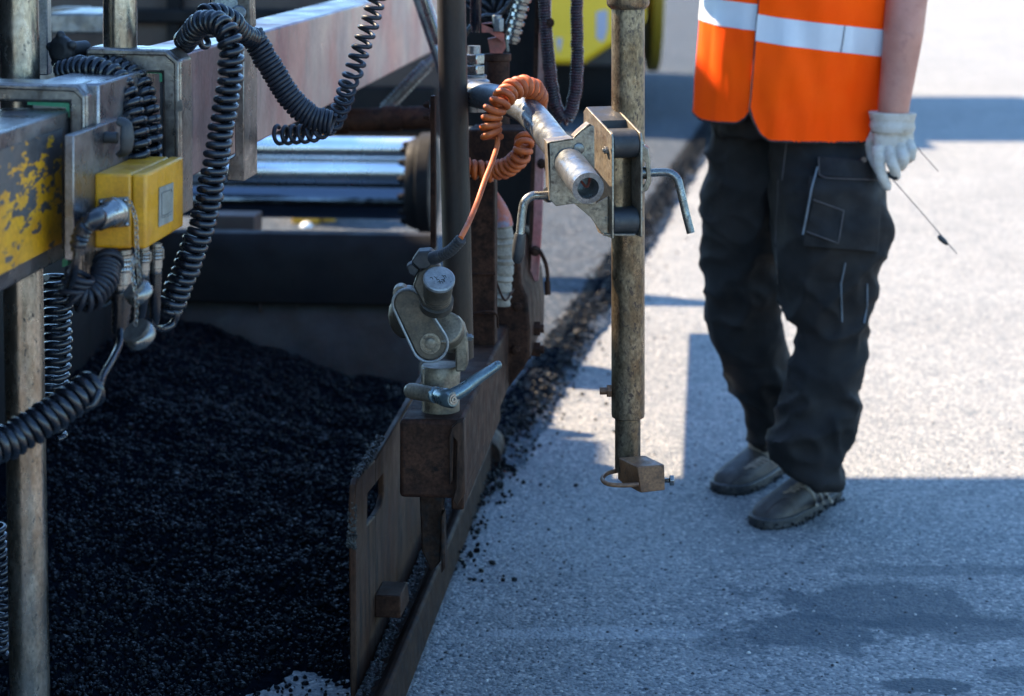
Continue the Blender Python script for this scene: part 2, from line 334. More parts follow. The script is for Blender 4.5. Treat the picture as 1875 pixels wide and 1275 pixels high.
M['skid']=mat('tarry_brown_rail',(.036,.020,.013),(.022,.013,.010),(.018,.016,.016),s2=14,s3=60,t3=(.5,.62),rough=.65,metal=0,bump=.7,bs=120,fine=.3,spec=.05)
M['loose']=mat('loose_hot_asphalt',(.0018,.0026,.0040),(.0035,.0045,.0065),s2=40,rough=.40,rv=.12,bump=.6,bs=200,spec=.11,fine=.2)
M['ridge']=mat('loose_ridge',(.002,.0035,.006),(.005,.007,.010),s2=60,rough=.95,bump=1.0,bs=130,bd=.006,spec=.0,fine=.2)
b=MB(); S=300
b.add([(-S,-60,0),(S,-60,0),(S,600,0),(-S,600,0)],[(0,1,2,3)])
o=part('road',b,M['road']); tag(o,'old grey asphalt road surface','road',kind='structure')
def edge_x(Y): return -.044+.162*(Y-4.61)
b=MB(); rows=[]
Ys=[4.9+i*.05 for i in range(200)]+[15+i*.6 for i in range(120)]
for Y in Ys:
    q=noise.noise(Vector((Y*3.1,0,1)))*.03+noise.noise(Vector((Y*14,5,1)))*.018; e=edge_x(Y)+q
    rows.append([(-9,Y,.036),(e-.11,Y,.036),(e-.05,Y,.030+.004*math.sin(Y*40)),(e,Y,.012),(e+.012,Y,-.004)])
vs=[p for r in rows for p in r]; fs=[(i*5+j,i*5+j+1,i*5+5+j+1,i*5+5+j) for i in range(len(rows)-1) for j in range(4)]
b.add(vs,fs); o=part('fresh_asphalt_mat',b,M['mat']); tag(o,'fresh dark asphalt lane laid beside the old road','road lane',kind='structure')
rnd=random.Random(3)
def stone(b,c,r):
    t=(1+5**.5)/2; m=Matrix.Rotation(rnd.uniform(0,6.28),3,Vector((rnd.gauss(0,1),rnd.gauss(0,1),rnd.gauss(0,1)+.01)))
    sx,sy,sz=[r*rnd.uniform(.6,1.2)/1.9 for _ in range(3)]
    pts=[(-1,t,0),(1,t,0),(-1,-t,0),(1,-t,0),(0,-1,t),(0,1,t),(0,-1,-t),(0,1,-t),(t,0,-1),(t,0,1),(-t,0,-1),(-t,0,1)]
    fs=[(0,11,5),(0,5,1),(0,1,7),(0,7,10),(0,10,11),(1,5,9),(5,11,4),(11,10,2),(10,7,6),(7,1,8),(3,9,4),(3,4,2),(3,2,6),(3,6,8),(3,8,9),(4,9,5),(2,4,11),(6,2,10),(8,6,7),(9,8,1)]
    o=len(b.v); 
    for p in pts: q=m@Vector((p[0]*sx,p[1]*sy,p[2]*sz)); b.v.append(Vector(c)+q)
    b.f+=[(i+o,j+o,k+o) for i,j,k in fs]
b=MB()
for i in range(260):
    Y=4.15+i*.035; e=edge_x(Y)-(.05 if Y<5.2 else .025); h=.04 if Y>4.9 else .022
    for k,(dx,dz) in enumerate(((-.12,-.01),(-.085,1.0),(-.04,1.15),(-.008,.75),(.018,-.05))):
        b.v.append(Vector((e+dx+.014*noise.noise(Vector((Y*9,k*.3,4)))+.012*noise.noise(Vector((Y*30,k,8))),Y,h*dz+.008*noise.noise(Vector((Y*25,k*2,1))))))
b.f=[(i*5+j,i*5+j+1,i*5+5+j+1,i*5+5+j) for i in range(259) for j in range(4)]
for i in range(17000):
    Y=4.1+rnd.random()**1.6*9; w=rnd.gauss(-.035,.028)
    if Y<5.2: w=rnd.gauss(-.06,.035)
    if rnd.random()<.012: w+=abs(rnd.gauss(0,.10))
    x=edge_x(Y)+w-.02; z=.036*max(0,min(1,(-w+.03)/.09))*(1 if Y>4.9 else .8)
    z+=abs(rnd.gauss(0,.012))*math.exp(-(w/.05)**2)
    stone(b,(x,Y,z+.002),rnd.uniform(.002,.0068)*(1 if rnd.random()>.04 else 1.6))
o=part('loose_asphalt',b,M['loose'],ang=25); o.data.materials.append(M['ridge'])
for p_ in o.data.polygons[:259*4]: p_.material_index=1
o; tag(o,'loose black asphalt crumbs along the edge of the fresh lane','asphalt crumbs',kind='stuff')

for nm,cc,N_,lab in (('dark_grit',(.02,.022,.025),1500,'dark grit scattered on the old road'),('pale_grit',(.42,.40,.37),900,'pale grit scattered on the old road')):
    b=MB()
    for i in range(N_):
        Y=3.4+3.4*rnd.random()**1.2; x=edge_x(Y)+abs(rnd.gauss(0,.55)) if nm=='dark_grit' else edge_x(Y)+rnd.uniform(0,1.5)
        stone(b,(x,Y,.0),rnd.choice((.001,.0012,.0015,.002,.0025,.0038)))
    o=part(nm,b,mat(nm,cc,rough=.6,bump=.2),ang=25); tag(o,lab,'grit',kind='stuff')
# ------------------------------------------------------------ asphalt paver (the machine body)
PY=Vector((-.6,4.6,0))
pav=thing('asphalt_paver','dark rusty road paver with chrome guide rods, side plate and black asphalt in front','road paver',PY)
PP=W(650,890,3.4)                              # near top corner of the side plate
# side plate in two pieces that meet at the hand hole
def s_(px,py): return side(px,py,PP)
zt=PP.z; far=PP+V*1.75
g0=Vector((PP.x,PP.y,.03))
b=MB()
midt=s_(690,845); 
b.prism([g0+V*.02+Z*0, PP-Z*.03, PP+V*.012-Z*.002, PP+V*.03+Z*.004, s_(688,842), s_(688,886), s_(673,905), s_(672,962), s_(688,944), s_(688,1235)], -U*.011)
b.prism([s_(688,842), far+Z*.004, Vector((far.x,far.y,.03)), s_(688,1235), s_(688,944), s_(699,926), s_(703,905),s_(702,868),s_(688,886)], -U*.011)
side_plate=part('side_plate',b,M['rustplate'],pav,bev=.0025)
b=MB()   # crusted rim
for i in range(420):
    t=rnd.random(); 
    if t<.6: p=PP+V*rnd.uniform(.03,.30)+Z*.004
    else: p=PP-Z*rnd.uniform(.03,.10)+V*.004
    stone(b,p-U*rnd.uniform(.0,.011)+Vector((rnd.gauss(0,.0012),0,rnd.gauss(0,.002))),rnd.uniform(.0015,.0045))
part('asphalt_crust',b,M['rustedge'],side_plate)['kind']='stuff'
b=MB(); q=s_(683,1131); b.obox(q-V*.0,.045,.045,.0,None) if False else b.prism([s_(686,1131),s_(686,1090),s_(700,1064),s_(704,1100)],U*.044)
part('plate_lug',b,M['rust'],side_plate,bev=.002)
# skid rail
b=MB(); r0=Vector((PP.x,PP.y,0))-V*.12
b.prism([r0+U*.002+Z*.008,r0+U*.002+Z*.040,r0+U*.034+Z*.050,r0+U*.054+Z*.080,r0+U*.066+Z*.080,r0+U*.071+Z*.008], V*1.72)
skid=part('skid_rail',b,M['skid'],pav,bev=.006)
b=MB(); e=r0+V*1.60
b.tube([e+U*.052+Z*.045+V*.0,e+U*.052+Z*.045+V*.10,e+U*.052+Z*.045+V*.14,e+U*.052+Z*.043+V*.155],[.036,.036,.030,.014],18)
part('skid_nose',b,M['skid'],skid,bev=0)
b=MB(); q=s_(700,1262)
b.prism([q+U*.0,q+U*.05,q+U*.05+Z*.04,q+Z*.045],V*.006); b.prism([q+U*.012-V*.002+Z*.004,q+U*.04-V*.002+Z*.004,q+U*.04-V*.002+Z*.03,q+U*.012-V*.002+Z*.032],V*.004)
part('skid_end_bracket',b,M['rust'],skid,bev=.001)
b=MB()
for i in range(1500):
    p=r0+V*rnd.uniform(0,1.65)+U*(.006+abs(rnd.gauss(0,.014)))+Z*.046; stone(b,p,rnd.uniform(.002,.006))
part('crumbs_on_skid',b,M['rustedge'],skid); bpy.data.objects['crumbs_on_skid']['kind']='stuff'
# side beam lying on the plate
BP=W(731,912,3.3); bw=W(848,912,3.3).x-BP.x; bh=W(731,768,3.3).z-BP.z
b=MB(); b.obox(BP,bw,1.15,bh); beam=part('side_beam',b,M['rust'],pav,bev=.007,seg=3)
b=MB()
b.prism([front(px,py,BP-V*.012) for px,py in ((822,800),(826,784),(836,775),(849,772),(851,905),(836,928),(828,915),(834,895),(836,810),(831,804),(829,880),(822,890))],V*.03)
part('end_flange',b,M['rustplate'],beam,bev=.002)
b=MB(); 
for px,py in ((744,820),(744,870)): pass
b.prism([front(px,py,BP+V*.10) for px,py in ((768,908),(812,908),(806,1030),(790,1048),(772,1010))],V*.03)
b.prism([front(px,py,BP+V*.08) for px,py in ((806,945),(812,940),(815,1040),(808,1052))],V*.03)
part('link_bracket',b,M['skid'],beam,bev=.003)
b=MB(); b.obox(BP+U*(bw-.03)+V*.1-Z*.045,.02,.6,.045)
part('under_bracket',b,M['rust'],beam,bev=.003)
# upright group on the beam
col_=MB(); c0=W(860,663,3.86); 
col_.prism([front(px,py,c0) for px,py in ((858,664),(858,236),(900,236),(906,250),(906,664))],V*.05)
colu=part('box_column',col_,M['rust'],pav,bev=.003)
b=MB(); c1=W(862,300,3.82); b.prism([front(px,py,c1) for px,py in ((858,238),(962,238),(966,262),(930,300),(902,306),(858,306))],V*.10)
part('column_bracket',b,M['rust'],colu,bev=.003)
for y in (502,575):
    b=MB(); b.tube([front(857,y,c0-V*.003),front(907,y,c0-V*.003)],.0022,8); part('weld_bead',b,M['rust'],colu)
b=MB(); b.tube([W(822,-190,3.6),W(841,655,3.6)],.0245,32); part('round_post',b,M['darkpole'],pav)
b=MB(); b.prism([front(px,py,W(793,300,3.7)) for px,py in ((788,176),(796,176),(797,455),(788,455))],V*.02)
st_=part('post_strap',b,M['rust'],pav,bev=.001); bolts(st_,'bolt',[(W(786,y,3.68),-X,.006,.006) for y in (192,214)],M['rust'])
# end housing with bolts
hp=W(905,700,4.05); b=MB()
b.prism([front(px,py,hp) for px,py in ((904,720),(904,585),(925,470),(940,440),(952,460),(955,520),(966,545),(971,600),(970,655),(958,676),(930,712))],V*.35)
hous=part('end_housing',b,M['rust'],pav,bev=.006,seg=3)
bolts(hous,'bolt',[(hit(971,y,hp+V*.1,V)-X*.004,X,.015,.018) for y in (602,640)]+[(front(x,y,hp),-V,.008,.008) for (x,y) in ((948,560),(945,640),(925,660))],M['rust'])
b=MB(); b.prism([front(px,py,W(930,300,4.3)) for px,py in ((848,-160),(982,-160),(986,300),(960,470),(936,560),(905,560),(905,232),(848,232))],V*.04); part('tall_panel',b,M['dark'],pav,bev=.003)
b=MB(); b.prism([W(px,py,4.22) for px,py in ((990,-160),(1016,-160),(992,420),(986,515),(969,518),(974,420))],V*.012)
bar=part('angle_bar',b,M['beam'],pav,bev=.002)
b=MB(); b.prism([W(px,py,4.215) for px,py in ((984,-160),(993,-160),(976,420),(969,517),(964,510),(970,400))],V*.05); part('angle_flange',b,M['rust'],bar)
bolts(bar,'bolt',[(W(x,y,4.2),-YY,.008,.01) for (x,y) in ((1006,42),(992,300),(980,460))],M['rust'])
b=MB()
b.tube([W(975,455,4.2),W(987,458,4.2),W(1001,490,4.2),W(1003,538,4.2)],.004,8,smooth=6)
b.tube([W(1002,515,4.2),W(1003,540,4.2)],.006,8)
part('loose_wire',b,M['rust'],bar)
b=MB(); b.cyl(W(936,330,4.35),W(985,333,4.35),.05,24); b.bolt(W(985,300,4.3),X,.016,.02); part('pivot_boss',b,M['dark'],pav,bev=.002)
# guide rods
b0=W(560,333,6.2)
for (y,r,lab) in ((273,.033,'upper chrome guide rod'),(316,.037,'middle chrome guide rod'),(369,.053,'lower dark chrome guide rod')):
    b=MB(); c=W(770,y,6.2); b.cyl(c-U*1.1,c,r,48); part('guide_rod',b,M['chrome'] if y<350 else mat('dark_chrome',(.10,.11,.13),rough=.12,metal=1,bump=.03,fine=0),pav,label=lab)
b=MB(); c=W(748,336,6.15); b.lathe(c,U,[(.10,0),(.125,.004),(.132,.02),(.132,.035),(.146,.037),(.148,.075),(.12,.08)],48)
fl=part('rod_flange',b,M['dark'],pav,bev=.002)
bolts(fl,'bolt',[(c+.112*(Z*math.cos(2*math.pi*k/14)+V*math.sin(2*math.pi*k/14)),-U,.010,.010) for k in range(14)],M['dark'])
# screed front wall
wy=5.5; P=W(300,438,wy); Rr=W(800,438,wy)
b=MB(); wL=P-U*.5; w=(Rr-P).length+.5; 
prof=[(0,0),(.012,.016),(.05,.02),(.05,-.44),(.045,-.44),(.045,-.17),(-.004,-.16),(-.012,-.03)]
b.prism([wL+V*a+Z*h for a,h in prof],U*w); part('front_wall',b,M['dark'],pav,bev=.004)
b=MB(); prof=[(.03,-.155),(.05,-.155),(.05,-.44),(-.06,-.44),(-.05,-.30)]
b.prism([wL+V*a+Z*h for a,h in prof],U*(w-.03))
for px in (473,540): 
    q=W(px,540,wy-.02); b.prism([q,q+X*.006,q+X*.006-Z*.045,q-Z*.045],YY*.02)
part('caked_moldboard',b,M['bladelow'],pav,bev=.004)
b=MB(); b.cyl(W(455,398,5.9),W(456,435,5.9),.03,20); b.obox(W(360,428,5.8),.16,.1,.05); part('wall_bracket',b,M['brown'],pav,bev=.003)
# cross pipe, threaded rod, wall behind
b=MB(); a=W(600,222,4.9); c=W(792,215,4.9); b.tube([a,c],.027,24); b.tube([W(610,222,4.9),W(640,221,4.9)],.031,24); b.tube([W(700,218,4.9),W(735,217,4.9)],.030,24)
pipe=part('cross_pipe',b,M['rust'],pav,bev=.001)
b=MB(); b.ridged(W(705,200,5.0),W(783,118,5.0),.016,15,.2); b.cyl(W(690,215,5.0),W(800,102,5.0),.012,16); part('threaded_rod',b,M['galv'],pav)
b=MB(); Bk=W(60,245,7.6); b.obox(Bk,1.55,.05,.62); bw_=part('rear_hull',b,M['brown'],pav,bev=.01)
b=MB(); b.obox(Bk-V*.08+Z*(.40),1.3,.12,.05); b.obox(Bk-V*.04+Z*.02,1.45,.04,.16); b.obox(Bk-V*.06+U*.5+Z*.3,.05,.06,.55); part('hull_ledge',b,M['dark'],bw_,bev=.01)
b=MB(); b.obox(W(88,62,5.2),.14,.3,.05); b.obox(W(40,250,5.4),.35,.3,.19); part('step_box',b,M['galv'],pav,bev=.006)
b=MB(); b.obox(W(92,27,5.6),.085,.1,.018); part('cream_block',b,M['cream'],pav,bev=.004)  # small plain cream box
# dark track frame beside the chamber, with an unseen box added to shade the pole
b=MB(); b.obox(Vector((-1.16,3.75,.0)),.04,1.8,.62); b.box(Vector((-1.12,2.75,.95)),X*.06,YY*.95,Z*.93); part('track_frame_with_shade_box',b,M['dark'],pav,bev=.006)
# unseen plate overhead, added and outlined to shade the machine and near road
HZ=3.6; kx=.8660; ky=.5; dx_=HZ*kx; dy_=HZ*ky
def shad(px,py):                                # plate point whose shadow falls at (px, py) on the road
    g=G(px,py); return Vector((g.x-dx_,g.y+dy_,HZ))
b=MB()
A1=shad(1860,880); xR=1.21-dx_
near=1.2+dy_
b.prism([Vector((-6.5,near,HZ)),Vector((.45-dx_,near,HZ)),Vector((.62-dx_,3.0+dy_,HZ)),Vector((1.165-dx_,3.85+dy_,HZ)),Vector((xR,4.86+dy_,HZ)),Vector((shad(1250,876).x,4.86+dy_,HZ)),Vector((shad(1050,874).x,4.86+dy_,HZ)),shad(1062,803),shad(1005,800),shad(960,780),shad(960,640),Vector((-.0-dx_,8.2+dy_,HZ)),Vector((-6.5,8.2+dy_,HZ))],Z*.08)
shade_plate=part('unseen_shade_plate',b,M['dark'],pav,bev=.01)
b=MB()
for (x,y) in ((-4.2,4.6),(-4.2,9.2),(-6.2,9.2),(-6.2,4.6)):
    b=MB(); b.obox(Vector((x,y,.0)),.1,.1,HZ-.002); part('leg',b,M['dark'],shade_plate,bev=.005)

# asphalt pile inside the chamber
b=MB(); nx,ny=150,150; x0=W(100,1275,3.7).x-.12
def pile(x,Y):
    t=(Y-3.45+.30*max(0,min(1,(-.42-x)/.25)))/1.95; t=max(0,min(1,t)); s=t**.8
    pxw=CX+x*F/5.5; hw=.10+.14*max(0,min(1,(760-pxw)/430)); hw=max(.08,min(.24,hw))
    n=.022*noise.noise(Vector((x*6,Y*6,0)))+.012*noise.noise(Vector((x*18,Y*18,2)))
    fr=.012 if Y<3.75 else 0
    return -.012+hw*s*1.02+n*min(1,t*6)
def plx(Y): return PP.x+(Y-PP.y)*TA-.02
for i in range(ny+1):
    Y=3.15+2.37*i/ny
    for j in range(nx+1):
        xr=plx(Y); x=-1.15+(xr+1.15)*j/nx; b.v.append(Vector((x,Y,pile(x,Y)+.004*noise.noise(Vector((x*70,Y*70,1))))))
b.f=[(i*(nx+1)+j,i*(nx+1)+j+1,(i+1)*(nx+1)+j+1,(i+1)*(nx+1)+j) for i in range(ny) for j in range(nx)]
for i in range(26000):
    Y=3.2+2.3*rnd.random(); x=rnd.uniform(-1.0,plx(Y)-.005); t=pile(x,Y)
    if t<.004 and rnd.random()<.85: continue
    stone(b,(x,Y,max(t,0)+.002),rnd.choice((.0018,.002,.0025,.003,.0035,.004,.005,.0065))*(1.7 if rnd.random()<.03 else 1))
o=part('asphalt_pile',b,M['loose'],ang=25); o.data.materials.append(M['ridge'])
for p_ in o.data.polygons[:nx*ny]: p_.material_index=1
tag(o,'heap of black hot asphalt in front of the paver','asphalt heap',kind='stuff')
# ------------------------------------------------------------ long beams, frames, poles
AP=W(470,263,3.67)                         # a lower point of the far beam's road side
def a_(px,py): return side(px,py,AP)
zA0=AP.z; zA1=W(470,61,3.67).z; hA=zA1-zA0
bm_=thing('levelling_beam','long pink stained metal beam running back behind the black coiled cables','metal beam',AP)
b=MB(); p=AP-V*.62; b.obox(Vector((p.x,p.y,zA0))-U*.10,.10,3.90,hA); part('outer_tube',b,M['beam'],bm_,bev=.004)
b=MB(); p=AP-V*.93-U*.006; b.obox(Vector((p.x,p.y,zA0+.006))-U*.09,.09,.40,hA-.016); part('inner_tube',b,M['alu'],bm_,bev=.003)
hg=MB(); hp_=W(430,330,3.40)
hg.prism([front(px,py,hp_) for px,py in ((428,70),(447,70),(447,333),(415,331),(420,292),(430,285))],V*.10)
hang=part('hanger_plate',hg,M['cast'],bm_,bev=.002)
b=MB(); q=W(420,20,3.38); b.prism([front(px,py,q) for px,py in ((384,-160),(452,-160),(463,50),(446,58),(430,48),(400,24),(382,20))],V*.03); part('hanger_lug',b,M['cast'],hang,bev=.004)
b=MB(); b.cyl(front(437,24,q-V*.012),front(437,24,q+V*.02),.012,20); b.cyl(front(413,8,q-V*.006),front(413,8,q+V*.02),.02,20); part('hanger_pin',b,M['bluesteel'],hang,bev=.002)
BPp=W(117,473,2.70); zb0=BPp.z; zb1=W(117,205,2.70).z
bb=thing('scraped_yellow_beam','near metal beam with scraped yellow paint leaving the left frame edge','metal beam',BPp)
b=MB(); p=BPp-V*.75; b.obox(Vector((p.x,p.y,zb0))-U*.095,.095,.80,zb1-zb0)
part('beam_tube',b,M['alu'],bb,bev=.003)
b=MB(); p=BPp-V*.75+U*.0012; b.obox(Vector((p.x,p.y,zb0+.022)),.0009,.735,zb1-zb0-.042); part('paint_field',b,M['chippedyellow'],bb)
def frame_clamp(root,P0,outer,inner,depth,lip):
    f=lambda q: front(q[0],q[1],P0)
    b=MB(); b.prism([f(q) for q in outer+inner[::-1]],V*depth); fr=part('clamp_yoke',b,M['cast'],root,bev=.004,seg=3)
    b=MB(); b.prism([f(q)-V*.006 for q in lip],V*.012); part('raised_rib',b,M['cast'],fr,bev=.002)
    return fr
fA=W(245,100,2.98); rA=thing('pole_clamp','grey cast clamp frame around the far beam with green pads','clamp',fA,'cast clamp frames on the beams')
fra=frame_clamp(rA,fA,[(156,130),(156,92),(166,86),(308,92),(331,111),(334,396)],[(166,132),(296,134),(301,396)],.065,
   [(160,100),(160,92),(168,88),(306,93),(329,112),(331,392),(323,392),(320,117),(303,102)])
b=MB(); f=lambda x,y: front(x,y,fA+V*.004); b.prism([f(250,128),f(297,130),f(297,150),f(292,150),f(292,135),f(250,133)],V*.05); part('slide_pad',b,M['greenpad'],rA)
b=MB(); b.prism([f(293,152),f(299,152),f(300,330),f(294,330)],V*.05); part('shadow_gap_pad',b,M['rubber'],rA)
b=MB(); b.ball(front(218,101,fA-V*.002),.007,sc=(1.4,.4,.6)); part('casting_boss',b,M['cast'],rA)
b=MB(); b.prism([front(x,y,fA-V*.007) for x,y in ((321,188),(333,184),(334,203),(323,206))],V*.01); part('casting_notch',b,M['cast'],rA)
def knob(root,a,c,r,n=5):
    a=Vector(a);c=Vector(c);ax=(c-a).normalized(); b=MB(); b.cyl(a,c,r*.42,16); h=part('knob_stem',b,M['rubber'],root,bev=.001)
    b=MB(); b.lathe(c-ax*.002,ax,[(r*.5,0),(r*.8,.003),(r*.8,.012),(r*.45,.016)],20); nn=ax.orthogonal().normalized(); bb_=ax.cross(nn)
    for k in range(n):
        t=2*math.pi*k/n+.3; b.ball(c+ax*.006+r*.80*(nn*math.cos(t)+bb_*math.sin(t)),r*.26,sc=(1,1,1))
    m_,_=fuse(b,.0015,2); part('star_grip',m_,M['rubber'],h)
ra_=thing('star_knob','black star shaped screw knob left of the far clamp frame','knob',W(150,86,3.02)); knob(ra_,W(157,88,3.03),W(118,92,2.99),.026)
fB=W(80,160,2.72); rB=thing('near_pole_clamp','grey cast clamp frame around the scraped yellow beam','clamp',fB,'cast clamp frames on the beams'); rB.name='pole_clamp.001'
frb=frame_clamp(rB,fB,[(-120,182),(-120,150),(142,155),(160,174),(163,512)],[(-110,186),(126,188),(131,512)],.07,
   [(-118,158),(-118,152),(140,157),(157,175),(160,506),(152,506),(150,181),(137,168)])
b=MB(); f=lambda x,y: front(x,y,fB+V*.004); b.prism([f(50,186),f(127,189),f(128,215),f(121,215),f(121,197),f(50,192)],V*.05); part('slide_pad',b,M['greenpad'],rB)
b=MB(); b.prism([f(114,476),f(124,470),f(124,486),f(114,490)],V*.03); part('slide_pad',b,M['greenpad'],rB)
b=MB(); b.prism([front(x,y,fB+V*.03) for x,y in ((164,470),(190,462),(190,508),(164,516))],V*.03); part('clamp_foot',b,M['cast'],rB,bev=.002)
def pole(name,lab,a,c,r,hole=None,m='pole'):
    b=MB(); b.tube([a,c],r,40); o=part(name,b,M[m],None,bev=0,loc=c); tag(o,lab,'pole'); return o
pole('support_pole','tall scratched steel pole at the left edge passing behind the yellow beam',W(31,-190,2.92),W(57,1420,2.92),.0272)
pole('support_pole.001','shorter scratched steel pole rising out of the far clamp frame',W(219,-190,3.01),W(220,90,3.01),.0238)
b=MB(); b.prism([W(px,py,3.3) for px,py in ((58,-190),(84,-190),(88,138),(64,138))],YY*.03); o=part('flat_post',b,M['bluesteel'],bev=.002,loc=W(70,138,3.3)); tag(o,'thin blue grey flat post right behind the left pole','post')
# ------------------------------------------------------------ yellow sensor box on its plate
CP=W(135,477,2.60); zc0=CP.z; zc1=W(135,248,2.60).z
pl=thing('mounting_plate','pale aluminium plate behind the yellow sensor box with black wing knob','mounting plate',CP)
b=MB(); b.prism([CP,Vector((CP.x,CP.y,zc1)),Vector((CP.x,CP.y,zc1))+V*.275,Vector((CP.x,CP.y,zc0))+V*.275],-U*.0115); part('plate',b,M['alu'],pl,bev=.001)
b=MB(); a=side(192,252,CP); c=a+U*.017; b.cyl(a,c,.0075,16); kn=part('knob_stem',b,M['rubber'],pl,bev=.001)
b=MB(); b.tube([c+Z*.023-V*.004+U*.0,c+U*.010+Z*.016,c+U*.012,c+U*.010-Z*.016,c-Z*.023+U*.0],[.005,.0095,.011,.0095,.0055],14,smooth=6,flat=.6); part('wing_grip',b,M['rubber'],kn)
bx=W(172,455,2.69); wB=(W(270,455,2.69)-bx).length; hB=W(172,318,2.69).z-bx.z; dB=.19
sb=thing('yellow_sensor_box','yellow metal sensor box with a grey label and silver plug sockets','sensor box',bx)
b=MB(); b.obox(bx,wB*.715,dB,hB); part('box_body',b,M['yellowbox'],sb,bev=.004,seg=3)
b=MB(); b.obox(bx+U*(wB*.722),wB*.278,dB,hB); lid=part('box_lid',b,M['yellowbox'],sb,bev=.004,seg=3)
RF=bx+U*wB
s4=lambda px,py,d=.0008: side(px,py,RF)+U*d
b=MB(); b.prism([s4(290,344),s4(316,334),s4(315,404),s4(289,416)],U*.0006); lb=part('label',b,M['label'],lid)
b=MB()
def ln(b,pts,r=.0004): b.tube([s4(x,y,.0017) for x,y in pts],r,6)
ln(b,[(294,354),(294,394)]); ln(b,[(294,354),(312,347)]); ln(b,[(312,347),(312,352)]); ln(b,[(293,396),(299,394),(303,393),(309,389),(312,386)]); ln(b,[(294,399),(300,397)]); ln(b,[(303,397),(311,392)],.0003)
part('label_print',b,M['ink'],lb)
ff=lambda px,py,d=0: front(px,py,bx)-V*d
b=MB(); b.prism([ff(182,364),ff(236,360),ff(239,414),ff(185,418)],-V*.004); fl=part('socket_flange',b,M['galv'],sb,bev=.001)
for q in ((187,369),(231,366),(234,410),(190,413)):
    b=MB(); b.ball(ff(*q,.0045),.0032); part('screw',b,M['steel'],fl)
b=MB(); c=ff(210,388); d=(-V*1.0-U*.55-Z*.25).normalized(); b.lathe(c,-V,[(.0190,0),(.0190,.006),(.0165,.008)],30); b.lathe(c-V*.004,d,[(.0185,0),(.0185,.004),(.0172,.006),(.0172,.012),(.0150,.014),(.0145,.03),(.012,.034)],30)
part('round_plug',b,M['steel'],sb,ang=50)
pe=c-V*.004+d*.034
def cable(name,lab,fn,cat='cable',m='cable',group=None):
    b=MB(); fn(b); l=b.v[0].copy(); o=part(name,b,M[m],None,loc=l,ang=60); tag(o,lab,cat,group); return o
def f1(b):
    P_=catmull([pe-d*.003,W(178,398,2.56),W(158,414,2.55),W(148,432,2.55),W(143,452,2.55)],8); P_,L=resample(P_,.0034)
    b.tube(P_,[.0115 if i%2 else .0095 for i in range(len(P_))],18); b.tube([W(143,448,2.55),W(142,460,2.55)],.0085,14)
    b.tube([W(142,455,2.55),W(138,485,2.55),W(133,510,2.56),W(128,525,2.58)],.0048,12,smooth=6)
cable('ribbed_plug_cable','black ribbed cable sleeve bending down from the plug on the yellow box',f1)
def f1b(b):
    b.coil([W(146,500,2.62),W(135,535,2.62),W(160,545,2.63),W(188,515,2.66),W(200,470,2.70)],.0155,.0075,.0036,per=16,jitter=.2)
cable('coiled_cable','short loose black coil bunched under the aluminium plate',f1b,m='cable2')
# sockets under the box
def socket(root_lab,px,r,y0,y1,Y,n=1):
    t=bpy.data.objects.new('cable_plug',None); C.objects.link(t); t.parent=sb; t.location=W(px,y0,Y)-sb.location; t['label']=root_lab; u=W(px,y0,Y); e=W(px,y1,Y)
    L=(e-u).length
    b=MB(); b.lathe(u,-Z,[(r*.85,0),(r*.85,L*.1),(r*.98,L*.12),(r*.98,L*.17)],28); b.ridged(u-Z*L*.17,u-Z*L*.5,r*1.04,3,.05); 
    for k in range(26):
        a_n=2*math.pi*k/26; q=Vector((math.cos(a_n),math.sin(a_n),0))*r*1.02; b.tube([u+q-Z*L*.18,u+q-Z*L*.47],.0006,5)
    part('knurled_ring',b,M['steel'],t,ang=50)
    b=MB(); b.lathe(u-Z*L*.5,-Z,[(r*.9,0),(r*.9,L*.25),(r*.8,L*.27),(r*.8,L*.45),(r*.6,L*.5)],28); part('plug_barrel',b,M['steel'],t,ang=50); return e
e1=socket('largest silver plug under the yellow box, above the hanging cap',223,.0150,457,540,2.72)
e2=socket('middle silver plug under the yellow box beside the little chain',262,.0100,452,510,2.78)
e3=socket('rightmost silver plug under the yellow box',285,.0105,446,505,2.83)
def f2(b):
    P_=catmull([e1+Z*.005,W(222,575,2.72),W(219,610,2.72)],8); P_,L=resample(P_,.0036); b.tube(P_,[.0135-.005*i/len(P_)+(.0015 if i%2 else 0) for i in range(len(P_))],18)
    b.tube([W(220,590,2.72),W(219,628,2.70),W(206,658,2.66),W(188,690,2.62),W(180,718,2.58),W(172,740,2.57),W(160,746,2.57)],.0046,12,smooth=8)
    b.coil([W(172,712,2.60),W(140,728,2.58),W(80,770,2.55),W(30,800,2.53),W(-30,826,2.5),W(-90,850,2.48)],.0170,.0112,.0056,per=20,squash=1)
cable('coiled_cable.001','thick tight black coil crossing in front of the left pole',f2)
def f2c(b):
    b.tube([e2+Z*.003,W(262,545,2.79),W(258,580,2.8)],[.009,.0075,.006],14,smooth=6)
cable('plug_cable.001','short black cable dropping from the middle silver plug',f2c)
def f2b(b):
    b.tube([e3+Z*.003,W(284,540,2.83),W(282,590,2.84),W(262,610,2.86)],[.009,.0075,.006],14,smooth=6)
cable('plug_cable','short black cable dropping from the rightmost silver plug',f2b)
def cap(name,lab,c,ax,r):
    t=bpy.data.objects.new('plug_cap',None); C.objects.link(t); t.parent=sb; t.location=Vector(c)-sb.location; t['label']=lab; b=MB(); ax=Vector(ax).normalized()
    b.lathe(c,ax,[(r*.75,0),(r*.95,.001),(r,.003),(r,.012),(r*.9,.014),(r*.9,.006),(r*.8,.004)],30); part('cap_shell',b,M['steel'],t,ang=45)
    b=MB(); b.ridged(c+ax*.012,c+ax*.019,r*.93,3,.06); part('knurled_rim',b,M['galv'],t); return t
cap('plug_cap','small tilted silver cap hanging in front of the plugs',W(262,545,2.64),(-.55,-.35,.72),.0175)
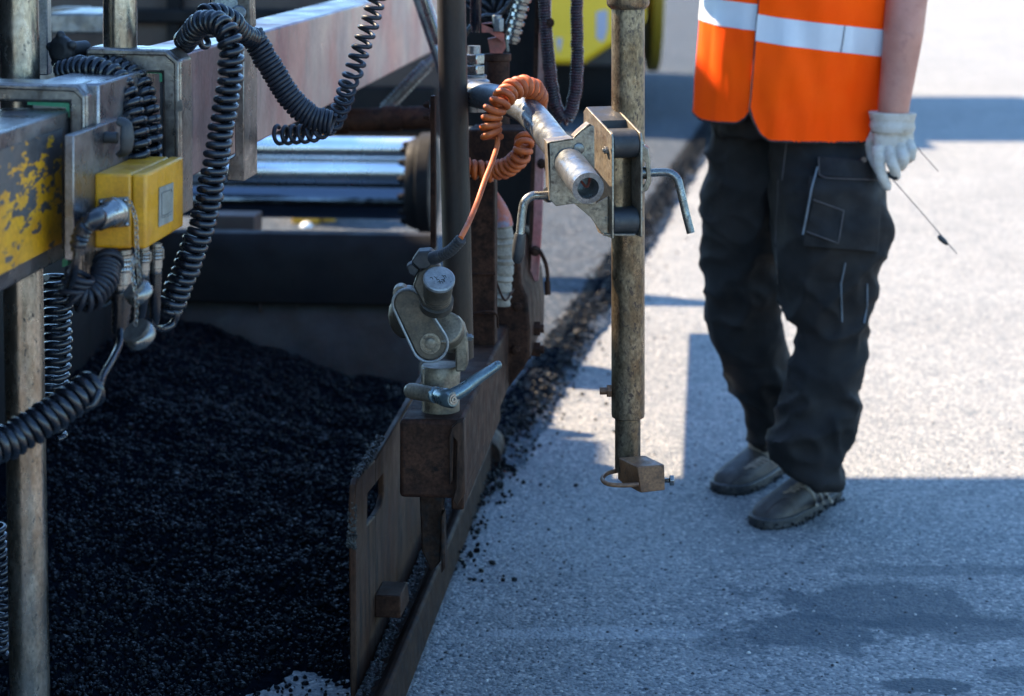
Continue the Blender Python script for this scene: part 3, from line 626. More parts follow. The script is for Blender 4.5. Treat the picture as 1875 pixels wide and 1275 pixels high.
cap('plug_cap.001','larger silver cap hanging lowest beside the coil tail',W(262,622,2.64),(-.4,-.5,.75),.0195)
cap('plug_cap.002','dark silver cap half hidden behind the corrugated cable',W(188,545,2.74),(-.1,-.7,.6),.0165)
def chain(lab,pts,nm):
    b=MB(); P_,L=resample(catmull(pts,8),.0058); fr=frames(P_)
    for i,(p,t,n,q) in enumerate(fr[:-1]):
        w=n if i%2 else (n+q).normalized(); ring=[p+t*.0042*math.cos(a)+w*.0021*math.sin(a) for a in [2*math.pi*k/10 for k in range(11)]]; b.tube(ring,.00065,5,cap=False)
    o=part('cap_chain',b,M['steel'],sb,label=lab)
chain('thin silver chain hanging across the front of the yellow box',[W(238,372,2.63),W(248,400,2.63),W(250,440,2.63),W(252,475,2.63),W(256,525,2.63)],'cap_chain')
chain('short silver chain between the two hanging caps',[W(246,470,2.625),W(242,500,2.62),W(250,550,2.62),W(248,600,2.625)],'cap_chain.001')

# ------------------------------------------------------------ black coiled cables
def k1(b):
    b.coil([W(338,78,3.06),W(350,62,3.0),W(372,42,2.95),W(400,44,2.92),W(420,72,2.9),W(423,130,2.9),W(410,210,2.9),W(396,290,2.9),W(376,390,2.9),W(352,462,2.9),W(326,530,2.9),W(308,570,2.9)],(.0118,.0145),(.0142,.0112),.0053,per=22,jitter=.10,
      tail1=[W(322,572,2.89),W(316,594,2.89),W(296,603,2.87),W(281,598,2.84),W(272,588,2.82)])
cable('coiled_cable.002','long black coiled cable hanging from the bracket down past the yellow box',k1)
def k1b(b): b.coil([W(335,80,3.12),W(350,66,3.1),W(370,72,3.1),W(380,50,3.1),W(372,28,3.1),W(398,26,3.12),W(425,40,3.15),W(445,62,3.2),W(468,72,3.25)],.0120,.0122,.0046,per=18,ph=2)
cable('coiled_cable.003','black coiled cable bunched in a loop above the bracket',k1b)
def k2(b): b.coil([W(458,62,3.25),W(478,92,3.25),W(502,134,3.25),W(540,190,3.25),W(575,216,3.25),W(610,226,3.25)],.0160,.0068,.0036,per=16)
cable('coiled_cable.004','tight black coil sagging in front of the pink beam',k2,m='cable2')
def k3(b):
    b.coil([W(505,246,3.6),W(545,246,3.58),W(585,240,3.56),W(610,222,3.54),W(628,185,3.52),W(646,135,3.5),W(664,80,3.5),W(682,25,3.5),W(698,-30,3.5),W(712,-80,3.5)],.0150,.0165,.0037,per=18,squash=.9)
cable('coiled_cable.005','stretched open black coil rising across the pink beam',k3,m='cable2')
def k4(b): b.coil([W(112,135,2.98),W(140,126,2.95),W(175,128,2.92),W(208,142,2.9),W(232,172,2.88),W(243,210,2.87),W(250,250,2.86),W(252,300,2.86),W(254,340,2.88)],.0128,.0138,.0055,per=20,jitter=.15)
cable('coiled_cable.006','front black coil of the pair drooping behind the wing knob',k4)
def k5(b): b.coil([W(140,125,3.03),W(185,118,3.0),W(225,128,2.97),W(255,155,2.95),W(270,195,2.93),W(276,240,2.92),W(275,290,2.92),W(272,340,2.94)],.0120,.0132,.0053,per=20,ph=1.5,jitter=.15)
cable('coiled_cable.007','rear black coil of the pair drooping inside the far clamp frame',k5)
def k6(b): b.coil([W(104,505,3.1),W(106,560,3.1),W(104,640,3.1),W(99,730,3.1),W(95,800,3.1)],.0175,.0125,.0048,per=18)
cable('coiled_cable.008','stretched black coil hanging just right of the left pole',k6)
def k7(b): b.coil([W(-12,960,3.05),W(-2,1050,3.05),W(2,1120,3.05),W(-6,1200,3.05)],.014,.012,.004,per=16)
cable('coiled_cable.009','black coil at the left edge beside the bottom of the pole',k7)
def k8(b): b.coil([W(1058,-60,4.2),W(1056,20,4.2),W(1057,100,4.2),W(1053,170,4.2),W(1040,215,4.2),W(1026,212,4.2),W(1012,170,4.2),W(1004,100,4.2),W(998,30,4.2),W(994,-60,4.2)],.0105,.0056,.0028,per=14)
cable('red_coiled_cable','dark red coiled cable hanging in a U before the yellow roller',k8,m='redcable')
def k9a(b): b.coil([W(850,12,4.2),W(862,0,4.2),W(880,-30,4.2)],.012,.012,.004,per=14)
cable('coiled_cable.011','small black coil peeking out right behind the dark post',k9a,m='cable2')
def k9(b):
    b.coil([W(872,30,4.3),W(900,5,4.3),W(930,16,4.3),W(950,-10,4.3),W(935,-50,4.3)],.016,.014,.004,per=14,jitter=.2)
cable('coiled_cable.010','tangled black coil at the top edge beside the dark post',k9,m='cable2')
def k10a(b): b.tube([W(872,-120,3.95),W(871,45,3.95),W(871,48,3.95),W(871,60,3.95)],[.0105,.0105,.008,.008],16)
cable('hydraulic_hose.001','straight thick black hose coming down right behind the dark post',k10a,'hose')
def k10b(b): b.tube([W(928,95,4.1),W(925,60,4.1),W(940,20,4.1),W(955,-60,4.1)],.006,10,smooth=6)
cable('hydraulic_hose.002','thin black hose running up behind the silver coupling',k10b,'hose')
def k10(b): b.tube([W(846,75,4.1),W(862,50,4.1),W(885,30,4.1),W(915,26,4.1),W(945,-10,4.1)],.005,10,smooth=6)
cable('hydraulic_hose','thin black hose curving up from behind the dark post',k10,'hose')
# orange
def ko(b):
    b.coil([W(975,196,3.62),W(984,180,3.50),W(975,164,3.46),W(955,158,3.44),W(934,168,3.42),W(916,186,3.40),W(903,208,3.40),W(898,232,3.40),W(902,254,3.40)],.0130,.0132,.0057,per=20,jitter=.15)
    b.tube([b.v[-4],W(911,262,3.385),W(908,276,3.37),W(900,300,3.34),W(888,330,3.31),W(874,370,3.27),W(858,408,3.22),W(843,437,3.17)],.0043,12,smooth=6)
cable('orange_coiled_cable','orange coiled cable wound over the galvanised tube',ko,m='orange')
def ko2(b):
    b.coil([W(852,306,3.72),W(878,312,3.72),W(908,314,3.72),W(938,300,3.70),W(958,276,3.68),W(962,250,3.70)],.0130,.0125,.0055,per=20,jitter=.15)
cable('orange_coiled_cable.001','lower orange coil sagging behind the dark post under the tube',ko2,m='orange')
# ------------------------------------------------------------ levers, tubes and fittings behind
b=MB(); b.tube([W(745,-60,4.6),W(800,100,4.6),W(812,140,4.6)],.011,16); o=part('control_rod',b,M['bluesteel'],loc=W(745,-60,4.6)); tag(o,'dark steel rod slanting down beside the dark post','rod')
b=MB(); b.tube([W(758,-60,4.55),W(806,80,4.55)],.0115,16); o=part('control_rod.001',b,M['steel'],loc=W(758,-60,4.55)); tag(o,'bright polished rod slanting down beside the dark rod','rod')
t=thing('threaded_fitting','stack of zinc hex nuts on a stud beside the dark post','nut stack',W(868,160,3.7))
b=MB(); c=W(868,98,3.7)
b.cyl(W(868,84,3.7),W(868,150,3.7),.0115,20); part('stud',b,M['bluesteel'],t)
b=MB(); b.hexb(W(868,99,3.7),W(868,117,3.7),.019); b.hexb(W(868,119,3.7),W(868,136,3.7),.019); part('hex_nut',b,M['steel'],t,bev=.0015)
b=MB(); b.cyl(W(868,137,3.7),W(868,146,3.7),.022,24); part('washer',b,M['bluesteel'],t,bev=.001)
t=thing('valve_cylinder','dark cylinder with red painted clamp behind the nut stack','hydraulic valve',W(911,240,3.95))
b=MB(); b.cyl(W(911,240,3.95),W(911,110,3.95),.0225,28); b.cyl(W(911,112,3.95),W(911,98,3.95),.0255,28); part('cylinder_body',b,M['rust'],t,bev=.002)
b=MB(); b.prism([W(x,y,3.90) for x,y in ((882,44),(900,42),(924,62),(926,44),(922,78),(896,60),(882,60))],YY*.03); b.prism([W(x,y,3.93) for x,y in ((893,72),(922,66),(926,88),(920,98),(898,98))],YY*.03); part('red_bracket',b,M['redpaint'],t,bev=.003)
b=MB(); b.hexb(W(912,34,3.9),W(912,58,3.9),.011); b.cyl(W(910,28,3.9),W(910,36,3.9),.009,16); part('hex_nut',b,M['bluesteel'],t,bev=.001)
t=thing('hose_fitting','silver segmented hose coupling at the top beside the tall panel','hose coupling',W(945,75,4.05))
b=MB(); a=W(962,-20,4.05); c=W(938,80,4.05); b.ridged(a,c,.0165,7,.28,r2=.0125); part('coupling',b,M['steel'],t,ang=50)
# wrapped hose
b=MB(); P_=[W(921,560,3.98),W(922,520,3.98),W(925,480,3.98),W(924,440,3.98),W(921,405,3.98),W(914,372,3.98),W(909,352,3.98)]; P2,L=resample(catmull(P_,8),.004)
n=len(P2); b.tube(P2,[(.0135+.0022*math.sin(i*1.9)*math.sin(i*.37)+(0.004*math.sin(math.pi*min(1,i/n*1.1))))*(1 if i<n*.72 else max(.12,1-((i-n*.72)/(n*.28))**1.6)) for i in range(n)],20)
t=thing('wrapped_hose','cream taped hose with a coral tip standing beside the box column','hose',W(921,565,3.98)); part('hose_wrap',b,M['cream'],t)
b=MB(); P3=P2[int(n*.70):]; m3=len(P3); b.tube(P3,[.0182*max(.14,1-(i/m3)**1.7) for i in range(m3)],20); part('coral_tip',b,M['coral'],t)
b=MB(); b.tube([W(905,500,3.92),W(912,525,3.92),W(925,550,3.92),W(940,530,4.0)],.0022,8,smooth=6); o=part('tie_wire',b,M['rust'],loc=W(905,500,3.92)); tag(o,'thin rusty wire hanging across the wrapped hose','wire')
b=MB(); b.tube([W(860,575,3.82),W(905,572,3.82),W(912,600,3.85)],.002,8,smooth=5); o=part('tie_wire',b,M['rust'],loc=W(905,500,3.92)); o.name='tie_wire.001'; tag(o,'thin rusty wire tied around the box column','wire')
# ------------------------------------------------------------ sensor post
t=thing('sensor_post','rusty speckled steel post with a sliding sleeve hanging free above the road','post',W(1150,900,3.32)); YP=3.32
b=MB(); u=lambda px,py,Y=YP: W(px,py,Y)
r1=30.5*YP/F; ztop=1.62; zt_=lambda y: W(1150,y,YP).z
o_=u(1150,0); o_.z=0; cx=o_.x
def L_(prof,seg=48,xo=0): return [(r,z) for r,z in prof]
b.lathe(Vector((cx,YP,0)),Z,[(r1*.86,zt_(766)+.001),(r1*.97,zt_(763)),(r1,zt_(757)),(r1,zt_(12)),(r1*1.0,ztop)],48); part('outer_sleeve',b,M['post'],t)
b=MB(); b.lathe(Vector((cx,YP,0)),Z,[(r1*1.02,zt_(17)),(r1*1.24,zt_(11)),(r1*1.29,zt_(6)),(r1*1.29,zt_(-12)),(r1*1.1,zt_(-18))],48); part('collar',b,M['post'],t)
b=MB(); r2=23.5*YP/F; b.lathe(Vector((cx-.0005,YP,0)),Z,[(r2*.93,zt_(862)),(r2,zt_(859)),(r2,zt_(700))],40); inn=part('inner_tube',b,M['post'],t)
b=MB(); b.hexb(Vector((cx-.0005,YP,zt_(879))),Vector((cx-.0005,YP,zt_(860))),18.5*YP/F); part('hex_end',b,M['brownblk'],inn,bev=.001)
b=MB(); q=[u(1132,862),u(1112,867,3.30),u(1103,877,3.27),u(1112,886,3.245),u(1140,889,3.235),u(1170,887,3.235)]; b.tube(q,.0034,12,smooth=8); part('pull_ring',b,M['steel'] if 0 else M['brownblk'],t)
b=MB(); Yb=3.235
b.prism([u(1167,855,Yb),u(1173,903,Yb),u(1218,898,Yb),u(1217,851,Yb)],YY*.055+Vector((-.026,0,.0))); 
bl=part('clamp_block',b,M['brownblk'],t,bev=.0015)
b=MB(); b.cyl(u(1216,880,Yb+.02),u(1226,880,Yb+.018),.0035,12); b.hexb(u(1226,880,Yb+.018),u(1234,880,Yb+.018),.0088); part('block_screw',b,M['steel'],bl,bev=.001)
b=MB(); b.cyl(u(1122,716),u(1098,716),.0058,14); b.hexb(u(1120,716),u(1111,716),.0105); part('side_bolt',b,M['brownblk'],t,bev=.001)
# ------------------------------------------------------------ post clamp
OO=W(1135,335,3.235); Rr=Vector((.955,.296,0)).normalized(); Dd=Vector((-.296,.955,0)).normalized()
K=lambda r,d,z: OO+Rr*r+Dd*d+Z*z
t=thing('tube_clamp','weathered grey clamp joining the galvanised tube to the rusty post','clamp',OO)
prof=[(-.032,-.079),(-.032,.070),(-.028,.078),(-.02,.080),(.085,.108),(.098,.100),(.098,-.03),(.03,-.079)]
for r,nm in ((-.0245,0),(.0215,1)):
    b=MB(); b.prism([K(r,d,z) for d,z in prof],Rr*.0035); part('side_plate',b,M['galvrust'],t,bev=.0008)
for z in (.060,-.057):
    b=MB(); b.lathe(K(-.0205,-.010,z),Rr,[(.019,0),(.021,.001),(.021,.041),(.019,.042)],32); b.prism([K(-.0205,-.010,z-.0205),K(-.0205,-.010,z+.0208),K(-.0205,.02,z+.0208),K(-.0205,.02,z-.0205)],Rr*.042)
    part('rubber_roller',b,M['rubber'],t,bev=.0006)
b=MB(); b.prism([K(-.02,.03,.070),K(-.02,.03,.092),K(-.02,.09,.108),K(-.02,.09,.09)],Rr*.041); part('rear_pad',b,M['rubber'],t)
b=MB(); b.lathe(K(.0,.02,-.075),Z,[(.0245,0),(.0245,.15)],32); part('guide_sleeve',b,M['post'],t)
for (r,d,z,s) in ((-.0245,-.012,.052,-1),(-.0245,.075,.078,-1),(-.0245,-.012,-.05,-1),(.025,-.012,.060,1),(.025,-.012,-.055,1)):
    b=MB(); b.hexb(K(r,d,z),K(r+s*.005,d,z),.0062); b.cyl(K(r,d,z),K(r+s*.008,d,z),.0032,10); part('bolt',b,M['galv'],t,bev=.0005)
Yl=3.19
b=MB(); b.prism([W(px,py,Yl) for px,py in ((1001,262),(1009,259),(1050,253),(1053,248),(1062,241),(1080,227),(1088,232),(1089,330),(1092,376),(1052,373),(1018,378),(1008,367))],YY*.004+V*.0); 
sd=part('saddle_plate',b,M['galvrust'],t,bev=.001)
b=MB(); b.prism([W(px,py,Yl) for px,py in ((1002,262),(1006,368),(1010,368),(1007,262))],YY*.05+X*-.004); b.prism([W(px,py,Yl) for px,py in ((1003,261),(1050,254),(1050,257),(1004,264))],YY*.05+X*-.006); b.prism([W(px,py,Yl) for px,py in ((1051,251),(1062,240),(1079,226),(1087,231),(1081,231),(1064,243),(1053,254))],YY*.03+X*-.004); part('saddle_flange',b,M['galvrust'],sd,bev=.0006)
b=MB(); b.prism([W(px,py,3.21) for px,py in ((1050,372),(1090,374),(1113,360),(1113,431),(1104,431),(1081,398))],YY*.004); b.prism([W(px,py,3.203) for px,py in ((1104,428),(1164,429),(1163,433),(1104,432))],YY*.08); part('lower_gusset',b,M['galvrust'],t,bev=.0008)
b=MB(); b.lathe(W(1060,272,Yl),-YY,[(.0085,0),(.0085,.001),(.0075,.003),(.004,.0042)],24); part('rivet',b,M['galv'],sd)
b=MB(); b.prism([W(px,py,3.25) for px,py in ((1164,269),(1180,268),(1187,274),(1190,296),(1192,336),(1186,349),(1168,357),(1165,350),(1179,341),(1184,326),(1182,298),(1175,290),(1164,289))],YY*.03+X*.003); part('pinch_strap',b,M['galvrust'],t,bev=.001)
b=MB(); b.cyl(W(1168,317,3.265),W(1188,317,3.265),.0095,20); b.cyl(W(1188,317,3.265),W(1191,317,3.265),.0115,24); b.tube([W(1190,317,3.265),W(1214,316,3.262),W(1229,318,3.258),W(1240,328,3.255),W(1246,348,3.252),W(1256,392,3.248),W(1265,427,3.245)],.0063,14,smooth=8); part('crank_handle',b,M['steel2'],t)
b=MB(); b.cyl(W(1008,357,3.215),W(1003,357,3.21),.0115,20); b.tube([W(1006,357,3.21),W(988,358,3.205),W(974,359,3.20),W(962,368,3.197),W(957,384,3.195),W(952,430,3.19)],.0066,14,smooth=8); ch=part('crank_handle',b,M['steel2'],t)
b=MB(); b.tube([W(952.5,428,3.19),W(952,432,3.19),W(950,450,3.19),W(949,465,3.19),W(947,477,3.19),W(946,482,3.19)],[.0082,.0088,.0098,.0098,.0075,.004],18); part('grip',b,M['rubber'],ch)
# ------------------------------------------------------------ galvanised tube
b=MB(); pts=[W(1077,345,3.06),W(1043,299,3.19),W(1008,252,3.33),W(968,206,3.46),W(920,184,3.56),W(868,172,3.64)]
P_=catmull(pts,10); b.tube(P_,.0232,40,inner=(.0158,.05))
o=part('galvanised_tube',b,M['bluesteel'],loc=pts[-1],ang=50); tag(o,'bent galvanised tube with its open end facing the viewer','tube')
b=MB(); d=(pts[1]-pts[0]).normalized(); b.tube([pts[0]+d*.04+Vector((-.006,0,.004)),pts[0]+d*.028+Vector((.004,0,-.006)),pts[0]+d*.035+Vector((.010,0,.006))],.0018,6,smooth=5); part('wire_stub',b,M['redpaint'],o)
b=MB(); b.lathe(W(866,172,3.66),Z,[(.026,-.03),(.029,0),(.029,.022),(.024,.026)],28); part('tube_socket',b,M['bluesteel'],o)
# ------------------------------------------------------------ angle sensor on the side beam
t=thing('angle_sensor','dusty grey jointed sensor bracket with silver clamping lever on the side beam','sensor',W(807,757,3.36)); Ys_=3.30
b=MB(); r=.0300; zb=BP.z+bh
b.lathe(Vector((W(807,700,3.36).x,3.36,zb)),Z,[(r,0),(r,W(0,718,3.36).z-zb-.012),(r*1.0,W(0,672,3.36).z-zb),(r*.9,W(0,670,3.36).z-zb)],36); stub=part('base_stub',b,M['sensorlt'],t,bev=0)
b=MB(); b.lathe(Vector((W(807,700,3.36).x,3.36,W(0,697,3.36).z)),Z,[(r*1.02,0),(r*1.03,.0015),(r*1.03,W(0,671,3.36).z-W(0,697,3.36).z),(r*.97,W(0,668,3.36).z-W(0,697,3.36).z)],36); b.prism([W(x,y,3.325) for x,y in ((774,676),(777,676),(777,754),(774,754))],YY*.006)
part('collar_ring',b,M['sensorlt'],stub)
b=MB(); a=W(753,716,3.33); c=W(800,724,3.30); b.tube([a,c],.0125,24); b.ball(a,.0122); pin=part('pinch_bolt',b,M['sensorlt'],t,bev=.001)
b=MB(); a=W(796,723,3.30); c=W(829,731,3.262); ax=(c-a).normalized(); b.lathe(a,ax,[(.013,0),(.013,.004),(.0105,.006),(.0125,.012),(.0145,.03),(.0145,.044),(.011,.050)],28)
b.tube([W(824,727,3.27),W(850,712,3.275),W(872,695,3.28),W(892,682,3.285),W(911,669,3.29)],[.0115,.0105,.0092,.0082,.0072],20,smooth=5,flat=.85); b.ball(W(911,669,3.29),.0070)
lev=part('clamping_lever',b,M['leverblue'],t)
b=MB(); e=a+ax*.0495; b.lathe(e,ax,[(.0085,0),(.0085,.0018),(.0055,.0018),(.0050,.0)],20); b.lathe(e,ax,[(.0048,0),(.0048,.0025),(.002,.0025),(.002,0)],14); part('lever_screw',b,M['steel'],lev)
def belt(c1,r1,c2,r2,Y,n=14):
    d=math.atan2(c2[1]-c1[1],c2[0]-c1[0]); P=[]
    for k in range(n+1): a=d+math.pi/2+math.pi*k/n; P.append(W(c1[0]+r1*math.cos(a),c1[1]+r1*math.sin(a),Y))
    for k in range(n+1): a=d-math.pi/2+math.pi*k/n; P.append(W(c2[0]+r2*math.cos(a),c2[1]+r2*math.sin(a),Y))
    return P
c1,c2=(746,556),(787,630)
b=MB(); b.prism(belt(c1,25,c2,30,3.292),YY*.045); link=part('swing_link',b,M['sensor'],t,bev=.002)
b=MB(); bp=belt(c1,27,c2,33,3.285); bp.append(bp[0]); b.tube(bp,.0021,10,cap=False); part('link_rim',b,M['sensoredge'],link)
b=MB(); b.prism(belt((738,575),20,(760,600),26,3.31),YY*.05); b.ball(W(745,578,3.33),.033,sc=(.9,.8,1.1)); part('link_housing',b,M['sensor'],link,bev=.003)
b=MB(); b.lathe(W(788,629,3.292),-YY,[(.016,0),(.016,.0025),(.0125,.003),(.0125,.0015),(.0085,.0015),(.0085,.0055),(.005,.007)],28); part('pivot_bolt',b,M['sensorlt'],link)
b=MB(); b.prism(belt((733,538),14,(748,560),14,3.30),YY*.03); b.lathe(W(733,538,3.30),-YY,[(.0075,0),(.0075,.002),(.004,.003)],20); part('side_lug',b,M['sensorlt'],link,bev=.001)
b=MB(); b.tube([W(816,600,3.30),W(828,618,3.355)],.026,28); b.prism([W(x,y,3.315) for x,y in ((812,590),(838,588),(850,602),(856,625),(857,668),(851,681),(834,682),(834,640),(815,640))],YY*.05)
part('pivot_fork',b,M['sensorlt'],t,bev=.003)
b=MB(); b.bolt(W(855,618,3.33),X,.006,.006); part('fork_screw',b,M['galv'],t)
# head
hc=W(804,512,3.235); hax=Vector((.10,-.62,.74)).normalized()
foot=hc-hax*.060
b=MB(); b.lathe(foot,hax,[(.0265,0),(.0265,.012),(.0215,.013),(.0225,.016),(.0215,.018),(.0225,.021),(.0215,.023),(.0225,.026),(.0215,.028),(.0225,.040),(.0225,.056)],36); head=part('sensor_head',b,M['sensor'],t,ang=40)
b=MB(); b.lathe(hc-hax*.004,hax,[(.0225,0),(.0243,.001),(.0243,.006),(.0222,.0075)],40); ld=part('head_lid',b,M['sensoredge'],head)
b=MB(); n1=hax.cross(X).normalized(); n2=n1.cross(hax).normalized(); rr=random.Random(9)
for i in range(9):
    a=rr.uniform(0,6.28); d=rr.uniform(.004,.015); q=hc+hax*.0038+n1*d*math.sin(a)+n2*d*math.cos(a); w=rr.uniform(-1,1); b.tube([q,q+(n1*w+n2)*.003,q+(n1*(w-1)+n2*1.2)*.004],.0005,5,smooth=4)
part('pen_marks',b,M['ink'],ld)
b=MB(); b.prism([W(x,y,3.25) for x,y in ((766,498),(790,482),(806,488),(812,540),(800,568),(775,560),(756,524))],YY*.035); part('head_block',b,M['sensor'],head,bev=.003)
b=MB(); b.prism([W(x,y,3.245) for x,y in ((753,480),(766,461),(788,459),(800,470),(803,476),(783,492),(768,494))],YY*.036); b.prism([W(x,y,3.255) for x,y in ((744,488),(753,482),(768,494),(760,508),(748,502))],YY*.03); cn=part('connector',b,M['rubber'],t,bev=.002)
b=MB(); P_=catmull([W(790,474,3.22),W(808,468,3.21),W(826,458,3.19),W(845,438,3.17)],8); P_,L=resample(P_,.0032); b.tube(P_,[(.0098 if i<5 else (.0092 if i%2 else .0076)) for i in range(len(P_))],16); part('strain_relief',b,M['rubber'],cn)

# ------------------------------------------------------------ yellow road roller far behind
YRo=12.3; t=thing('road_roller','yellow green road roller standing on the fresh asphalt far behind','road roller',Vector((.3,YRo+1.5,0)))
b=MB(); b.prism([W(px,py,YRo) for px,py in ((800,118),(1070,118),(1183,42),(1183,-320),(800,-320))],YY*2.6); body=part('body_panel',b,M['rolleryellow'],t,bev=.03)
b=MB(); b.prism([W(px,py,YRo-.004) for px,py in ((1092,22),(1112,18),(1112,55),(1104,78),(1092,70))],YY*.003); part('panel_mark',b,M['greyblue'],body)
b=MB(); b.prism([W(px,py,YRo-.004) for px,py in ((1018,70),(1030,70),(1024,100))],YY*.003); part('panel_mark',b,M['greyblue'],body)
for yy in (1.1,3.6):
    b=MB(); b.cyl(Vector((-.6,YRo+yy,.58)),Vector((.72,YRo+yy,.58)),.57,48); part('drum',b,M['blackroll'],t,bev=.02)
b=MB(); c=W(1184,0,14.0); c.z=.90; b.lathe(c-X*.02,X,[(.60,0),(.68,.02),(.68,.09),(.60,.10)],48); part('wheel_arch',b,M['ambdark'],t,bev=.01)
b=MB(); b.obox(Vector((-.6,YRo+.3,.35)),1.35,3.4,.35,0); part('chassis',b,M['blackroll'],t,bev=.02)
b=MB(); b.obox(Vector((-1.6,YRo+.9,2.75)),2.65,2.8,.08,0)
cn_=part('shade_canopy',b,M['blackroll'],t,bev=.01)  # unseen roof, added for its shadow band across the far road
for (x,y) in ((-1.0,YRo+1.2),(.6,YRo+1.2),(-1.0,YRo+3.4),(.6,YRo+3.4)):
    b=MB(); b.obox(Vector((x,y,1.3)),.06,.06,1.46,0); part('shade_canopy_post',b,M['blackroll'],cn_)
b=MB(); b.obox(Vector((-.5,YRo+1.2,1.3)),1.0,.9,.5,0); part('driver_seat',b,M['blackroll'],t,bev=.04)
t=thing('yellow_marker','amber yellow block with a white round cap seen beneath the chrome rods','marker block',W(573,428,8.5))
b=MB(); b.prism([W(px,py,8.5) for px,py in ((534,428),(534,250),(584,250),(584,428))],YY*.2); b.prism([W(px,py,8.55) for px,py in ((587,428),(587,250),(613,250),(613,428))],YY*.2); mb_=part('marker_body',b,M['ambyellow'],t,bev=.01)
b=MB(); b.ball(W(561,418,8.42),.026,u=18,v=12); part('white_cap',b,M['white'],mb_)
# ------------------------------------------------------------ person
from mathutils.bvhtree import BVHTree
def ringloft(b, rings, n=28, p=2.3):
    o=len(b.v)
    for (c,a,d,yaw,tilt) in rings:
        ux=Vector((math.cos(yaw),math.sin(yaw),0)); uy=Vector((-math.sin(yaw),math.cos(yaw),0))
        for k in range(n):
            an=2*math.pi*k/n; cs,sn=math.cos(an),math.sin(an); q=(abs(cs)**p+abs(sn)**p)**(-1/p)
            b.v.append(c+ux*a*cs*q+uy*d*sn*q+Z*(tilt*cs*a))
    m=len(rings)
    for i in range(m-1):
        for k in range(n):
            k2=(k+1)%n; b.f.append((o+i*n+k,o+i*n+k2,o+(i+1)*n+k2,o+(i+1)*n+k))
    b.f.append(tuple(o+k for k in range(n-1,-1,-1))); b.f.append(tuple(o+(m-1)*n+k for k in range(n)))
per=thing('person','person in orange reflective vest, black work trousers and white glove standing beside the paver','person',Vector((G(1440,945).x,4.6,0)))
right=[(205,1405,1572),(260,1405,1590),(340,1412,1622),(420,1415,1632),(465,1416,1622),(510,1419,1603),(570,1438,1592),(600,1454,1592),(635,1453,1590),(680,1442,1586),(700,1437,1582),(760,1421,1566),(815,1408,1546),(840,1408,1540),(862,1412,1545),(872,1416,1547)]
left=[(205,1302,1450),(260,1297,1448),(340,1289,1436),(420,1281,1430),(500,1284,1422),(560,1291,1427),(600,1300,1434),(640,1311,1442),(680,1324,1450),(740,1350,1448),(785,1368,1438),(825,1376,1428)]
def rg(L,y0,Y0,y1,Y1,dep):
    out=[]
    for y,xl,xr in L:
        Yq=Y0+(Y1-Y0)*(y-y0)/(y1-y0); a=(xr-xl)/2*Yq/F; out.append((W((xl+xr)/2,y,Yq),a,(a*dep if y>300 else a*.70),0,-.32 if y>855 else (-.15 if y>840 else 0)))
    return out
b=MB(); ringloft(b,rg(right,205,4.58,872,4.50,.92)); ringloft(b,rg(left,205,4.66,825,4.80,.92))
hp0=W(1442,215,4.63); ringloft(b,[(hp0-Z*.04,.150,.10,0,0),(hp0+Z*.02,.152,.105,0,0),(hp0+Z*.14,.145,.10,0,0)])
pm,nr=fuse(b,.0065,3)
def ridge(v): return 1-abs(v)*2
for i,(v,n) in enumerate(zip(pm.v,nr)):
    s=noise.noise(Vector((v.x*6+v.z*5,v.y*6,v.z*9-v.x*7))); s2=noise.noise(Vector((v.x*9-v.z*9+7,v.y*9,v.z*13+v.x*12))); s3=noise.noise(Vector((v.x*26,v.y*26,v.z*40)))
    k=1.25+ (1.2 if v.z<.28 else 0)+(0.7 if .38<v.z<.52 else 0)
    pm.v[i]=v+n*((.0068*k*(max(0,ridge(s))**2-.35)+.0045*k*(max(0,ridge(s2))**2-.35))*(0.35 if v.z>.86 else 1)+.0012*s3)
trs=part('trousers',pm,M['trouser'],per,ang=60)
bvh=BVHTree.FromPolygons([tuple(v) for v in pm.v],pm.f)
cam0=Vector((0,0,H))
def proj(bv,px,py,off=0,fall=4.5):
    d=(W(px,py,1)-cam0).normalized(); h=bv.ray_cast(cam0,d)
    if h[0] is None: return W(px,py,fall)
    return h[0]-d*off
def patch(b,bv,quad,off=.004,n=8,thick=.004):
    o=len(b.v); (a,bq,c,d)=quad
    for lay in (off,off-thick):
        for i in range(n+1):
            for j in range(n+1):
                u_,v_=i/n,j/n; x=(a[0]*(1-u_)+bq[0]*u_)*(1-v_)+(d[0]*(1-u_)+c[0]*u_)*v_; y=(a[1]*(1-u_)+bq[1]*u_)*(1-v_)+(d[1]*(1-u_)+c[1]*u_)*v_
                b.v.append(proj(bv,x,y,lay))
    m=(n+1)**2; q=lambda i,j,l=0:o+l*m+i*(n+1)+j
    for i in range(n):
        for j in range(n):
            b.f.append((q(i,j),q(i+1,j),q(i+1,j+1),q(i,j+1))); b.f.append((q(i,j,1),q(i,j+1,1),q(i+1,j+1,1),q(i+1,j,1)))
        b.f.append((q(i,0),q(i,0,1),q(i+1,0,1),q(i+1,0))); b.f.append((q(i,n),q(i+1,n),q(i+1,n,1),q(i,n,1)))
        b.f.append((q(0,i),q(0,i+1),q(0,i+1,1),q(0,i,1))); b.f.append((q(n,i),q(n,i,1),q(n,i+1,1),q(n,i+1)))
def seam(b,bv,pts,r,off=.001): 
    P_=[]
    for (x0,y0),(x1,y1) in zip(pts,pts[1:]):
        for k in range(6): P_.append(proj(bv,x0+(x1-x0)*k/6,y0+(y1-y0)*k/6,off))
    P_.append(proj(bv,*pts[-1],off)); b.tube(P_,r,8)
b=MB(); patch(b,bvh,[(1482,322),(1616,326),(1608,462),(1470,452)],.016,14,.018); pk=part('cargo_pocket',b,M['trouser2'],trs,bev=.002)
b=MB(); patch(b,bvh,[(1500,286),(1606,296),(1608,330),(1498,322)],.022,8,.022); part('pocket_flap',b,M['trouser2'],trs,bev=.002)
